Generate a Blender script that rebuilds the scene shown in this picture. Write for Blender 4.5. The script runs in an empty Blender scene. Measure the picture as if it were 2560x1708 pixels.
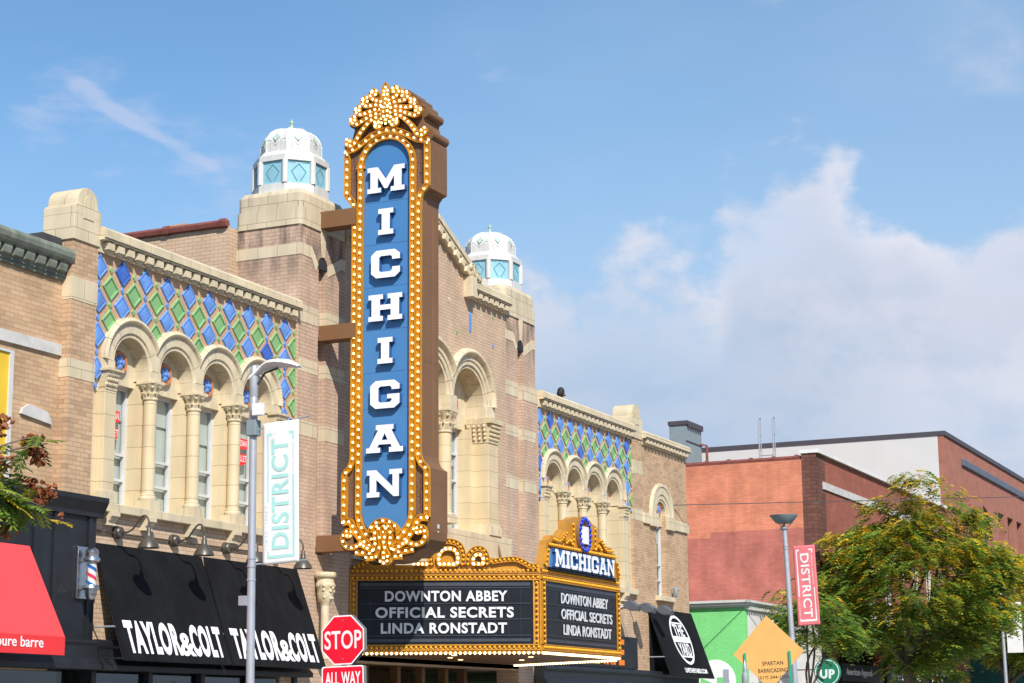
import bpy, bmesh, math, random
from mathutils import Vector, Matrix
random.seed(7)
R = math.radians
S = bpy.context.scene
COL = S.collection
PI = math.pi

# ------------------------------------------------------------------ camera
cam = bpy.data.objects.new("camera", bpy.data.cameras.new("camera"))
COL.objects.link(cam)
ya, pi_, ro = R(24.9138), R(11.3372), R(-0.46579)
fw = Vector((math.cos(ya)*math.cos(pi_), math.sin(ya)*math.cos(pi_), math.sin(pi_)))
r_ = Vector((math.sin(ya), -math.cos(ya), 0)); u_ = r_.cross(fw)
rr = r_*math.cos(ro) + u_*math.sin(ro); uu = u_*math.cos(ro) - r_*math.sin(ro)
M = Matrix((rr, uu, -fw)).transposed().to_4x4(); M.translation = Vector((0, -20, 1.65))
cam.matrix_world = M
cam.data.sensor_width = 36; cam.data.lens = 4799.3/2560*36
cam.data.clip_end = 3000
S.camera = cam

# ------------------------------------------------------------------ light
SUN_AZ, SUN_EL = R(46.8), R(42)          # west of the facade normal, height
to_sun = Vector((-math.sin(SUN_AZ)*math.cos(SUN_EL), -math.cos(SUN_AZ)*math.cos(SUN_EL), math.sin(SUN_EL)))
sun = bpy.data.objects.new("sun", bpy.data.lights.new("sun", 'SUN')); COL.objects.link(sun)
sun.data.energy = 3.95; sun.data.angle = R(0.53); sun.data.color = (1.0, .95, .87)
sun.rotation_euler = to_sun.to_track_quat('Z', 'Y').to_euler()
S.view_settings.view_transform = 'Standard'; S.view_settings.look = 'None'
S.view_settings.exposure = 0.60; S.view_settings.gamma = 1

W = bpy.data.worlds.new("World"); S.world = W; W.use_nodes = True
nt = W.node_tree; nt.nodes.clear()
def N(nt, t, **k):
    n = nt.nodes.new(t)
    for a, b in k.items():
        if a.startswith('i_'):
            n.inputs[a[2:]].default_value = b
        else: setattr(n, a, b)
    return n
L = nt.links.new
wo = N(nt, 'ShaderNodeOutputWorld'); bg = N(nt, 'ShaderNodeBackground'); L(bg.outputs[0], wo.inputs[0])
sky = N(nt, 'ShaderNodeTexSky', sky_type='NISHITA', sun_disc=False, sun_elevation=SUN_EL)
sky.sun_rotation = math.atan2(to_sun.x, to_sun.y) % (2*PI)
sky.air_density = 1.0; sky.dust_density = .35; sky.ozone_density = 2.2
bg.inputs[1].default_value = .105
tc = N(nt, 'ShaderNodeTexCoord')
def vmath(op, a, b=None):
    n = N(nt, 'ShaderNodeVectorMath', operation=op)
    for i, q in enumerate((a, b)):
        if q is None: continue
        if isinstance(q, (tuple, list)): n.inputs[i].default_value = q
        else: L(q, n.inputs[i])
    return n.outputs['Value'] if op in ('DOT_PRODUCT', 'LENGTH', 'DISTANCE') else n.outputs[0]
def fmath(op, a, b=0., c=False):
    n = N(nt, 'ShaderNodeMath', operation=op, use_clamp=c)
    for i, q in enumerate((a, b)):
        if isinstance(q, (int, float)): n.inputs[i].default_value = q
        else: L(q, n.inputs[i])
    return n.outputs[0]
def fmap(v, a, b, c=0., d=1., smooth=True):
    n = N(nt, 'ShaderNodeMapRange', interpolation_type='SMOOTHSTEP' if smooth else 'LINEAR')
    L(v, n.inputs[0])
    for i, q in enumerate((a, b, c, d)): n.inputs[i+1].default_value = q
    return n.outputs[0]
D = tc.outputs['Generated']
def noise(scale, detail, rough=.55, stretch=(1, 1, 1), off=(0, 0, 0)):
    m = N(nt, 'ShaderNodeMapping'); m.inputs['Scale'].default_value = stretch; m.inputs['Location'].default_value = off
    L(D, m.inputs[0])
    n = N(nt, 'ShaderNodeTexNoise'); n.inputs['Scale'].default_value = scale
    n.inputs['Detail'].default_value = detail; n.inputs['Roughness'].default_value = rough
    L(m.outputs[0], n.inputs['Vector']); return n.outputs[0]
n1 = noise(11, 7, .55, (1, 1, 1.5)); n2 = noise(30, 6, .6, (1, 1, 1.6)); n3 = noise(5, 3, .5, (1, 1, 2.5), (3, 1, 0))
# one broad cumulus bank low in the east: its upper edge as height over bearing, broken up by noise
sepd = N(nt, 'ShaderNodeSeparateXYZ'); L(D, sepd.inputs[0])
bear = fmap(sepd.outputs[1], .1, .6, 0., 1., False)
ramp = N(nt, 'ShaderNodeValToRGB'); L(bear, ramp.inputs[0]); ramp.color_ramp.interpolation = 'EASE'
TOPS = [(0., .255), (.11, .25), (.19, .25), (.235, .278), (.31, .292), (.40, .286), (.432, .24), (.52, .236), (.60, .226), (.645, .195), (.72, .15), (1., .02)]
el_ = ramp.color_ramp.elements
while len(el_) < len(TOPS): el_.new(.5)
for e, (a, z) in zip(el_, TOPS): e.position = a; e.color = (z, z, z, 1)
edge = fmath('SUBTRACT', ramp.outputs[0], sepd.outputs[2])
edge = fmath('ADD', edge, fmath('MULTIPLY', fmath('SUBTRACT', n1, .5), .19))
edge = fmath('ADD', edge, fmath('MULTIPLY', fmath('SUBTRACT', n2, .5), .075))
def blob(d, rad, wgt):
    return fmap(vmath('DISTANCE', D, tuple(Vector(d).normalized())), rad*1.45, rad*.1, 0., wgt)
holes = fmath('ADD', blob((.945, .215, .262), .035, .05), blob((.93, .31, .19), .035, .02))
edge = fmath('SUBTRACT', edge, holes)
cov = fmap(edge, -.008, .03)
up = fmath('ADD', fmath('MAXIMUM', blob((.928, .171, .335), .05, .62), blob((.891, .277, .378), .03, .5)), fmath('MULTIPLY', fmath('SUBTRACT', n1, .5), 1.6))
cov = fmath('MAXIMUM', cov, fmath('MULTIPLY', fmap(up, .35, 1.0), .8))
# thin streaks to the left and a veil
ws = None
for d, rad, wgt in [((.748, .587, .31), .05, .7), ((.77, .57, .297), .04, .8), ((.79, .545, .283), .045, 1.), ((.80, .531, .276), .035, 1.), ((.737, .605, .30), .03, .8), ((.851, .408, .335), .02, .5)]:
    v = Vector(d).normalized(); g = fmap(vmath('DISTANCE', D, tuple(v)), rad*1.2, 0., 0., wgt)
    ws = g if ws is None else fmath('MAXIMUM', ws, g)
def line(a, b_, w, wgt):
    a = Vector(a).normalized(); b_ = Vector(b_).normalized(); n = a.cross(b_).normalized(); m = (a+b_).normalized(); h = (a-b_).length/2
    wob = fmath('ADD', vmath('DOT_PRODUCT', D, tuple(n)), fmath('MULTIPLY', fmath('SUBTRACT', n1, .5), .03))
    off = fmath('ABSOLUTE', wob)
    al = fmath('ABSOLUTE', vmath('DOT_PRODUCT', D, tuple((b_-a).normalized())))
    return fmath('MULTIPLY', fmap(off, w, 0., 0., wgt), fmap(vmath('DISTANCE', D, tuple(m)), h*1.15, h*.7))
ws = fmath('MULTIPLY', ws, .6)
for q in (((.738, .594, .319), (.803, .529, .275), .010, .95), ((.772, .567, .288), (.803, .529, .275), .009, .7), ((.735, .607, .303), (.752, .585, .30), .012, .5)):
    ws = fmath('MAXIMUM', ws, line(*q))
st = noise(26, 6, .6, (1, 1, 2.6), (1, 2, 3))
streak = fmath('MULTIPLY', fmap(fmath('ADD', fmath('MULTIPLY', ws, .6), st), .66, 1.1), .6)
sepz = N(nt, 'ShaderNodeSeparateXYZ'); L(D, sepz.inputs[0])
veil = fmath('MULTIPLY', fmap(n3, .45, .75), .16)
veil = fmath('ADD', veil, fmap(sepz.outputs[0], .76, .95, 0., .36))
veil = fmath('ADD', veil, fmap(sepz.outputs[2], .34, .10, 0., .85))
# cloud colour: lit tops, lavender grey bodies
shade = fmath('ADD', fmath('MULTIPLY', fmap(edge, .075, .015), .62), fmath('MULTIPLY', fmap(fmath('ADD', fmath('MULTIPLY', n1, .65), fmath('MULTIPLY', n2, .35)), .42, .62), .42))
for d, rad, w in (((.968, .185, .155), .075, .55), ((.938, .255, .24), .06, .35), ((.925, .3, .235), .035, .25)): shade = fmath('ADD', shade, blob(d, rad, w))
cc = N(nt, 'ShaderNodeMixRGB', use_clamp=False); cc.inputs[1].default_value = (2.6, 3.3, 4.4, 1); cc.inputs[2].default_value = (5.1, 5.1, 5.65, 1); L(fmath('MULTIPLY', shade, .82, True), cc.inputs[0])
tint = N(nt, 'ShaderNodeMixRGB', blend_type='MULTIPLY'); tint.inputs[0].default_value = 1; tint.inputs[2].default_value = (.71, .91, .99, 1); L(sky.outputs[0], tint.inputs[1])
mx0 = N(nt, 'ShaderNodeMixRGB'); L(veil, mx0.inputs[0]); L(tint.outputs[0], mx0.inputs[1]); mx0.inputs[2].default_value = (2.75, 3.9, 5.3, 1)
mx1 = N(nt, 'ShaderNodeMixRGB'); L(streak, mx1.inputs[0]); L(mx0.outputs[0], mx1.inputs[1]); mx1.inputs[2].default_value = (3.6, 4.1, 5.4, 1)
mx2 = N(nt, 'ShaderNodeMixRGB'); L(fmath('MULTIPLY', cov, fmap(fmath('ADD', fmath('MULTIPLY', n1, .5), fmath('MULTIPLY', n3, .5)), .36, .6, .55, .95)), mx2.inputs[0]); L(mx1.outputs[0], mx2.inputs[1]); L(cc.outputs[0], mx2.inputs[2])
L(mx2.outputs[0], bg.inputs[0])

# ------------------------------------------------------------------ materials
MATS = {}
def newmat(name):
    m = bpy.data.materials.new(name); m.use_nodes = True; m.node_tree.nodes.clear()
    o = m.node_tree.nodes.new('ShaderNodeOutputMaterial'); p = m.node_tree.nodes.new('ShaderNodeBsdfPrincipled')
    m.node_tree.links.new(p.outputs[0], o.inputs[0]); MATS[name] = m
    return m, m.node_tree, p
def mulcol(t, a, fac_out, lo, hi):
    """multiply colour socket a by a grey between lo and hi driven by fac_out"""
    r = t.nodes.new('ShaderNodeMapRange'); r.inputs[1].default_value = .3; r.inputs[2].default_value = .7
    r.inputs[3].default_value = lo; r.inputs[4].default_value = hi; t.links.new(fac_out, r.inputs[0])
    x = t.nodes.new('ShaderNodeVectorMath'); x.operation = 'SCALE'; t.links.new(a, x.inputs[0]); t.links.new(r.outputs[0], x.inputs[3])
    return x.outputs[0]
def pos_noise(t, scale, stretch=(1, 1, 1), detail=4):
    g = t.nodes.new('ShaderNodeNewGeometry'); m = t.nodes.new('ShaderNodeMapping'); m.inputs['Scale'].default_value = stretch
    t.links.new(g.outputs['Position'], m.inputs[0])
    n = t.nodes.new('ShaderNodeTexNoise'); n.inputs['Scale'].default_value = scale; n.inputs['Detail'].default_value = detail
    t.links.new(m.outputs[0], n.inputs['Vector']); return n.outputs[0]
def plain(name, c, rough=.6, metal=0., var=.12, scale=3., bump=0., bscale=40., spec=.5, coat=0., streak=0.):
    m, t, p = newmat(name)
    rgb = t.nodes.new('ShaderNodeRGB'); rgb.outputs[0].default_value = (*c, 1)
    o = rgb.outputs[0]
    if var: o = mulcol(t, o, pos_noise(t, scale), 1-var, 1+var)
    if streak: o = mulcol(t, o, pos_noise(t, 4.5, (1.6, 1.6, .2), 6), 1-streak, 1+streak*.35)
    t.links.new(o, p.inputs['Base Color'])
    p.inputs['Roughness'].default_value = rough; p.inputs['Metallic'].default_value = metal
    p.inputs['Specular IOR Level'].default_value = spec; p.inputs['Coat Weight'].default_value = coat
    if bump:
        b = t.nodes.new('ShaderNodeBump'); b.inputs['Strength'].default_value = bump; b.inputs['Distance'].default_value = .02
        t.links.new(pos_noise(t, bscale), b.inputs['Height']); t.links.new(b.outputs[0], p.inputs['Normal'])
    return m
def brickmat(name, c1, c2, mortar, bw=.215, rh=.0775, ms=.006, bias=0., var=.16, stain=None, bump=.5, off=.5, rough=.85, streak=.0, spec=.3, rot=0.):
    m, t, p = newmat(name); K = t.links.new
    g = t.nodes.new('ShaderNodeNewGeometry'); s = t.nodes.new('ShaderNodeSeparateXYZ'); K(g.outputs['Position'], s.inputs[0])
    a = t.nodes.new('ShaderNodeMath'); a.operation = 'ADD'; K(s.outputs[0], a.inputs[0]); K(s.outputs[1], a.inputs[1])
    c = t.nodes.new('ShaderNodeCombineXYZ'); K(a.outputs[0], c.inputs[0]); K(s.outputs[2], c.inputs[1])
    vec = c.outputs[0]
    if rot:
        mp = t.nodes.new('ShaderNodeMapping'); mp.inputs['Rotation'].default_value = (0, 0, rot); K(vec, mp.inputs[0]); vec = mp.outputs[0]
    b = t.nodes.new('ShaderNodeTexBrick'); K(vec, b.inputs['Vector']); b.offset = off
    b.inputs['Color1'].default_value = (*c1, 1); b.inputs['Color2'].default_value = (*c2, 1); b.inputs['Mortar'].default_value = (*mortar, 1)
    b.inputs['Scale'].default_value = 1; b.inputs['Mortar Size'].default_value = ms; b.inputs['Mortar Smooth'].default_value = .2
    b.inputs['Bias'].default_value = bias; b.inputs['Brick Width'].default_value = bw; b.inputs['Row Height'].default_value = rh
    o = b.outputs['Color']
    o = mulcol(t, o, pos_noise(t, 1.3, detail=6), 1-var, 1+var)
    if streak: o = mulcol(t, o, pos_noise(t, 2.2, (1.6, 1.6, .22), 5), 1-streak, 1+streak*.3)
    if stain:     # weathering under a coping between two heights: dark runs
        z0, z1, k = stain
        r = t.nodes.new('ShaderNodeMapRange'); r.interpolation_type = 'SMOOTHSTEP'; K(s.outputs[2], r.inputs[0])
        r.inputs[1].default_value = z0; r.inputs[2].default_value = z1
        nz = pos_noise(t, 3.2, (1.5, 1.5, .35), 6)
        r2 = t.nodes.new('ShaderNodeMapRange'); K(nz, r2.inputs[0]); r2.inputs[1].default_value = .42; r2.inputs[2].default_value = .66
        mm = t.nodes.new('ShaderNodeMath'); mm.operation = 'MULTIPLY'; K(r.outputs[0], mm.inputs[0]); K(r2.outputs[0], mm.inputs[1])
        m2 = t.nodes.new('ShaderNodeMath'); m2.operation = 'MULTIPLY'; K(mm.outputs[0], m2.inputs[0]); m2.inputs[1].default_value = k
        mix = t.nodes.new('ShaderNodeMixRGB'); K(m2.outputs[0], mix.inputs[0]); K(o, mix.inputs[1]); mix.inputs[2].default_value = (.06, .05, .045, 1)
        o = mix.outputs[0]
    K(o, p.inputs['Base Color']); p.inputs['Roughness'].default_value = rough; p.inputs['Specular IOR Level'].default_value = spec
    if bump:
        iv = t.nodes.new('ShaderNodeMath'); iv.operation = 'SUBTRACT'; iv.inputs[0].default_value = 1; K(b.outputs['Fac'], iv.inputs[1])
        bb = t.nodes.new('ShaderNodeBump'); bb.inputs['Strength'].default_value = bump; bb.inputs['Distance'].default_value = .012
        K(iv.outputs[0], bb.inputs['Height']); K(bb.outputs[0], p.inputs['Normal'])
    return m
def emit(name, c, s, base=(.8, .8, .8)):
    m, t, p = newmat(name)
    p.inputs['Base Color'].default_value = (*base, 1); p.inputs['Emission Color'].default_value = (*c, 1); p.inputs['Emission Strength'].default_value = s
    return m
def glassmat(name, tint=(.9, .95, .93), refl=.14):
    m, t, p = newmat(name); t.nodes.remove(p); o = [n for n in t.nodes if n.type == 'OUTPUT_MATERIAL'][0]
    a = t.nodes.new('ShaderNodeBsdfTransparent'); a.inputs[0].default_value = (*tint, 1)
    g = t.nodes.new('ShaderNodeBsdfGlossy'); g.inputs['Roughness'].default_value = .03
    ge = t.nodes.new('ShaderNodeNewGeometry'); dt = t.nodes.new('ShaderNodeVectorMath'); dt.operation = 'DOT_PRODUCT'; t.links.new(ge.outputs['Normal'], dt.inputs[0]); t.links.new(ge.outputs['Incoming'], dt.inputs[1])
    def mth(op, a, b_=0., c=0.):
        n = t.nodes.new('ShaderNodeMath'); n.operation = op
        for i, q in enumerate((a, b_, c)):
            if isinstance(q, float): n.inputs[i].default_value = q
            else: t.links.new(q, n.inputs[i])
        return n.outputs[0]
    fr = mth('POWER', mth('SUBTRACT', 1., mth('ABSOLUTE', dt.outputs['Value'])), 4.)
    ad = t.nodes.new('ShaderNodeMath'); ad.operation = 'MULTIPLY_ADD'; ad.use_clamp = True; ad.inputs[1].default_value = .8; ad.inputs[2].default_value = refl*.3; t.links.new(fr, ad.inputs[0])
    mx = t.nodes.new('ShaderNodeMixShader'); t.links.new(ad.outputs[0], mx.inputs[0]); t.links.new(a.outputs[0], mx.inputs[1]); t.links.new(g.outputs[0], mx.inputs[2])
    t.links.new(mx.outputs[0], o.inputs[0]); return m

brickmat('tan_brick', (.585, .42, .29), (.525, .37, .25), (.31, .21, .145), ms=.005, var=.10, streak=.10, bump=.35)
brickmat('mottled_brick', (.52, .35, .215), (.27, .165, .10), (.32, .21, .13), bias=-.5, var=.14, ms=.006, bump=.35)
brickmat('tower_brick', (.56, .40, .29), (.50, .345, .25), (.28, .195, .145), ms=.005, var=.13, stain=(10.2, 11.75, .8), streak=.15, bump=.35)
brickmat('neighbour_brick', (.52, .345, .205), (.41, .26, .15), (.34, .23, .14), bias=-.25, var=.16, ms=.005)
brickmat('lattice_brick', (.60, .39, .235), (.53, .33, .195), (.36, .22, .135), bw=.2, rh=.052, ms=.004, var=.08, rot=.74)
brickmat('stone', (.635, .535, .365), (.60, .50, .33), (.26, .19, .11), bw=.62, rh=.40, ms=.005, var=.08, streak=.15, bump=.25, rough=.6, spec=.4)
brickmat('stone_course', (.65, .53, .34), (.61, .49, .30), (.27, .19, .10), bw=60., rh=.385, ms=.005, var=.08, streak=.12, bump=.25, rough=.55, spec=.45)
brickmat('stone_cap', (.62, .525, .37), (.59, .495, .34), (.24, .18, .12), bw=.47, rh=.385, ms=.0055, var=.09, streak=.14, bump=.25, rough=.7, stain=(11.4, 12.7, .22))
plain('stone_plain', (.63, .53, .36), .6, var=.10, scale=4, streak=.16, bump=.12, bscale=60)
plain('stone_carved', (.58, .48, .31), .65, streak=.15, var=.18, scale=14, bump=.35, bscale=50)
plain('grey_stone', (.52, .50, .47), .8, var=.12, scale=4, bump=.1)
plain('copper', (.185, .205, .16), .8, streak=.25, var=.25, scale=5, bump=.15)
plain('tile_blue', (.13, .27, .62), .38, var=.20, scale=2.2, spec=.4)
plain('tile_blue_deep', (.05, .13, .46), .3, var=.2, scale=3, spec=.4)
plain('tile_green', (.21, .40, .165), .5, var=.12, scale=2.5, spec=.4)
plain('terracotta', (.50, .17, .05), .5, var=.15, scale=8)
plain('white_paint', (.60, .59, .56), .5, var=.05, scale=2, streak=.10)
plain('lantern_blue', (.24, .47, .56), .5, var=.1, streak=.12)
plain('lantern_line', (.13, .30, .37), .5, var=0)
plain('pale_green', (.38, .50, .42), .5, var=.1)
plain('verdigris', (.35, .48, .33), .6, var=.1)
plain('sash_white', (.56, .56, .575), .45, var=.05)
plain('blind', (.50, .515, .49), .8, var=.05)
plain('interior_dark', (.02, .022, .022), .8, var=.3)
plain('roof_tar', (.05, .05, .055), .9, var=.2)
plain('red_coping', (.20, .06, .045), .55, var=.2, scale=8)
plain('brown_metal', (.19, .095, .043), .5, var=.10, scale=1.2, spec=.3)
plain('brown_face', (.17, .088, .057), .5, var=.1, scale=2, bump=1., bscale=26)
plain('gold', (.50, .22, .010), .42, streak=.18, var=.14, scale=4, spec=.5)
plain('gold_plain', (.47, .225, .035), .5, var=.08, scale=2)
plain('sign_blue', (.062, .20, .43), .5, var=.05, scale=1.2, spec=.35)
plain('letter_white', (.80, .80, .83), .5, var=.03)
plain('letter_side', (.03, .10, .26), .5, var=0)
plain('amber_bulb', (.85, .38, .008), .25, var=.05, scale=9)
plain('blue_bulb', (.01, .05, .62), .25, var=.05)
plain('board_black', (.008, .0105, .015), .4, var=.2, scale=2, spec=.25)
plain('board_rail', (.036, .042, .056), .45, var=.2, scale=6)
plain('board_letter', (.62, .63, .65), .5, var=.03)
plain('black_paint', (.012, .013, .016), .5, var=.3, scale=3)
plain('black_fabric', (.009, .0095, .011), .85, var=.3, scale=1.3, bump=.5, bscale=2.2, spec=.15, streak=.3)
plain('red_fabric', (.80, .055, .06), .75, var=.06, scale=1.2, bump=.35, bscale=1.8)
plain('red_valance', (.72, .03, .035), .75, var=.05, scale=3)
plain('print_white', (.80, .80, .80), .7, var=.02)
plain('lamp_bronze', (.085, .075, .062), .4, metal=.3, var=.15)
plain('galvanised', (.40, .42, .46), .45, metal=.35, var=.07, scale=5)
plain('chrome', (.52, .53, .55), .28, metal=1., var=.1)
plain('barber_red', (.58, .03, .07), .3, var=0); plain('barber_blue', (.01, .10, .34), .3, var=0)
plain('sign_red', (.74, .004, .026), .45, var=.02)
plain('sign_back', (.30, .31, .31), .5, metal=.4, var=.1)
plain('banner_white', (.74, .74, .73), .75, var=.04)
plain('banner_teal', (.36, .66, .62), .7, var=.03)
plain('banner_teal_pale', (.60, .72, .71), .7, var=.03)
plain('banner_pink', (.70, .17, .19), .75, var=.08)
plain('orange_sheet', (.80, .43, .13), .6, var=.05)
plain('stand_green', (.03, .36, .20), .5, var=.05)
plain('ink', (.06, .04, .02), .7, var=0)
plain('asphalt', (.055, .055, .057), .9, var=.2, scale=1.5, bump=.2, bscale=120)
plain('concrete', (.36, .35, .33), .9, var=.12, scale=.9, bump=.1, bscale=80)
plain('road_white', (.72, .72, .70), .8, var=.1)
plain('duct_grey', (.20, .255, .275), .6, metal=0, var=.08)
plain('lamp_grey', (.085, .098, .115), .5, var=.15)
plain('siding', (.56, .56, .54), .7, var=.03, scale=.8)
plain('dark_coping', (.06, .055, .065), .6, var=.1)
plain('slate_stripe', (.10, .115, .15), .6, var=.1)
plain('white_wall', (.66, .64, .62), .8, var=.07, scale=1.2, bump=.1)
plain('orange_letter', (.85, .20, .01), .5, var=0); plain('yellow_letter', (.75, .55, .04), .5, var=0)
plain('sign_green', (.01, .17, .095), .5, var=.05)
plain('green_fabric', (.015, .13, .125), .75, var=.2, scale=1.5)
plain('bark', (.13, .10, .075), .9, var=.3, scale=7, bump=.5, bscale=25)
plain('cap_black', (.012, .013, .02), .7, var=0); plain('skin', (.30, .13, .07), .6, var=.05); plain('hair_dark', (.02, .014, .01), .8, var=0); plain('shirt_dark', (.03, .03, .035), .8, var=0)
plain('yellow_blind', (.72, .47, .03), .6, var=.08)
plain('warm_wood', (.22, .12, .06), .5, var=.2)
def leaf(name, c, tr=.45):
    m, t, p = newmat(name); o = [n for n in t.nodes if n.type == 'OUTPUT_MATERIAL'][0]
    rgb = t.nodes.new('ShaderNodeRGB'); rgb.outputs[0].default_value = (*c, 1)
    col = mulcol(t, rgb.outputs[0], pos_noise(t, 2.2), .72, 1.28)
    t.links.new(col, p.inputs['Base Color']); p.inputs['Roughness'].default_value = .55; p.inputs['Specular IOR Level'].default_value = .25
    tr_ = t.nodes.new('ShaderNodeBsdfTranslucent'); t.links.new(col, tr_.inputs[0])
    mx = t.nodes.new('ShaderNodeMixShader'); mx.inputs[0].default_value = tr; t.links.new(p.outputs[0], mx.inputs[1]); t.links.new(tr_.outputs[0], mx.inputs[2]); t.links.new(mx.outputs[0], o.inputs[0])
leaf('leaf_dark', (.085, .165, .03)); leaf('leaf_mid', (.20, .32, .05)); leaf('leaf_lime', (.36, .42, .06)); leaf('leaf_yellow', (.75, .54, .035)); leaf('leaf_orange', (.72, .38, .02))
leaf('pod_brown', (.36, .12, .05), .3); leaf('pod_pink', (.55, .20, .10), .35)
emit('bulb_white', (1., .76, .38), 3.2, (.9, .8, .6))
emit('down_light', (1., .66, .28), 3.)
glassmat('glass'); glassmat('glass_dark', (.55, .6, .6), .3)

# painted red side wall: two coats with a stepped border
def two_coat():
    m = brickmat('red_coats', (.63, .235, .14), (.56, .195, .11), (.48, .165, .095), bump=.4, var=.18, ms=.006, streak=.12)
    t = m.node_tree; p = [n for n in t.nodes if n.type == 'BSDF_PRINCIPLED'][0]; K = t.links.new
    src = p.inputs['Base Color'].links[0].from_socket
    g = t.nodes.new('ShaderNodeNewGeometry'); s = t.nodes.new('ShaderNodeSeparateXYZ'); K(g.outputs['Position'], s.inputs[0])
    st = t.nodes.new('ShaderNodeMath'); st.operation = 'LESS_THAN'; K(s.outputs[1], st.inputs[0]); st.inputs[1].default_value = 4.25
    ms = t.nodes.new('ShaderNodeMath'); ms.operation = 'MULTIPLY_ADD'; K(st.outputs[0], ms.inputs[0]); ms.inputs[1].default_value = .22; ms.inputs[2].default_value = 8.58
    nz = pos_noise(t, 1.1, (1, 1, .2), 3); fm = t.nodes.new('ShaderNodeMath'); fm.operation = 'MULTIPLY_ADD'; K(nz, fm.inputs[0]); fm.inputs[1].default_value = .22; K(ms.outputs[0], fm.inputs[2])
    q = t.nodes.new('ShaderNodeMath'); q.operation = 'LESS_THAN'; K(s.outputs[2], q.inputs[0]); K(fm.outputs[0], q.inputs[1])
    mix = t.nodes.new('ShaderNodeMixRGB'); K(q.outputs[0], mix.inputs[0]); K(src, mix.inputs[1])
    mm = t.nodes.new('ShaderNodeMixRGB'); mm.blend_type = 'MULTIPLY'; mm.inputs[0].default_value = 1; K(src, mm.inputs[1]); mm.inputs[2].default_value = (.72, .66, .86, 1)
    K(mm.outputs[0], mix.inputs[2]); K(mix.outputs[0], p.inputs['Base Color'])
two_coat()
brickmat('dark_red_brick', (.17, .068, .048), (.12, .05, .036), (.09, .05, .04), bump=1.2, ms=.012, rh=.15, bw=.4)
brickmat('red_brick', (.33, .10, .06), (.27, .08, .05), (.24, .12, .09), bump=.3, ms=.006)
brickmat('salmon_brick', (.36, .145, .10), (.32, .125, .085), (.30, .15, .115), bump=.1, ms=.01, rh=.2, bw=.5, var=.1)
brickmat('green_brick', (.215, .66, .225), (.20, .62, .21), (.19, .58, .19), bump=.6, ms=.005, var=.06, streak=.06)

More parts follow.
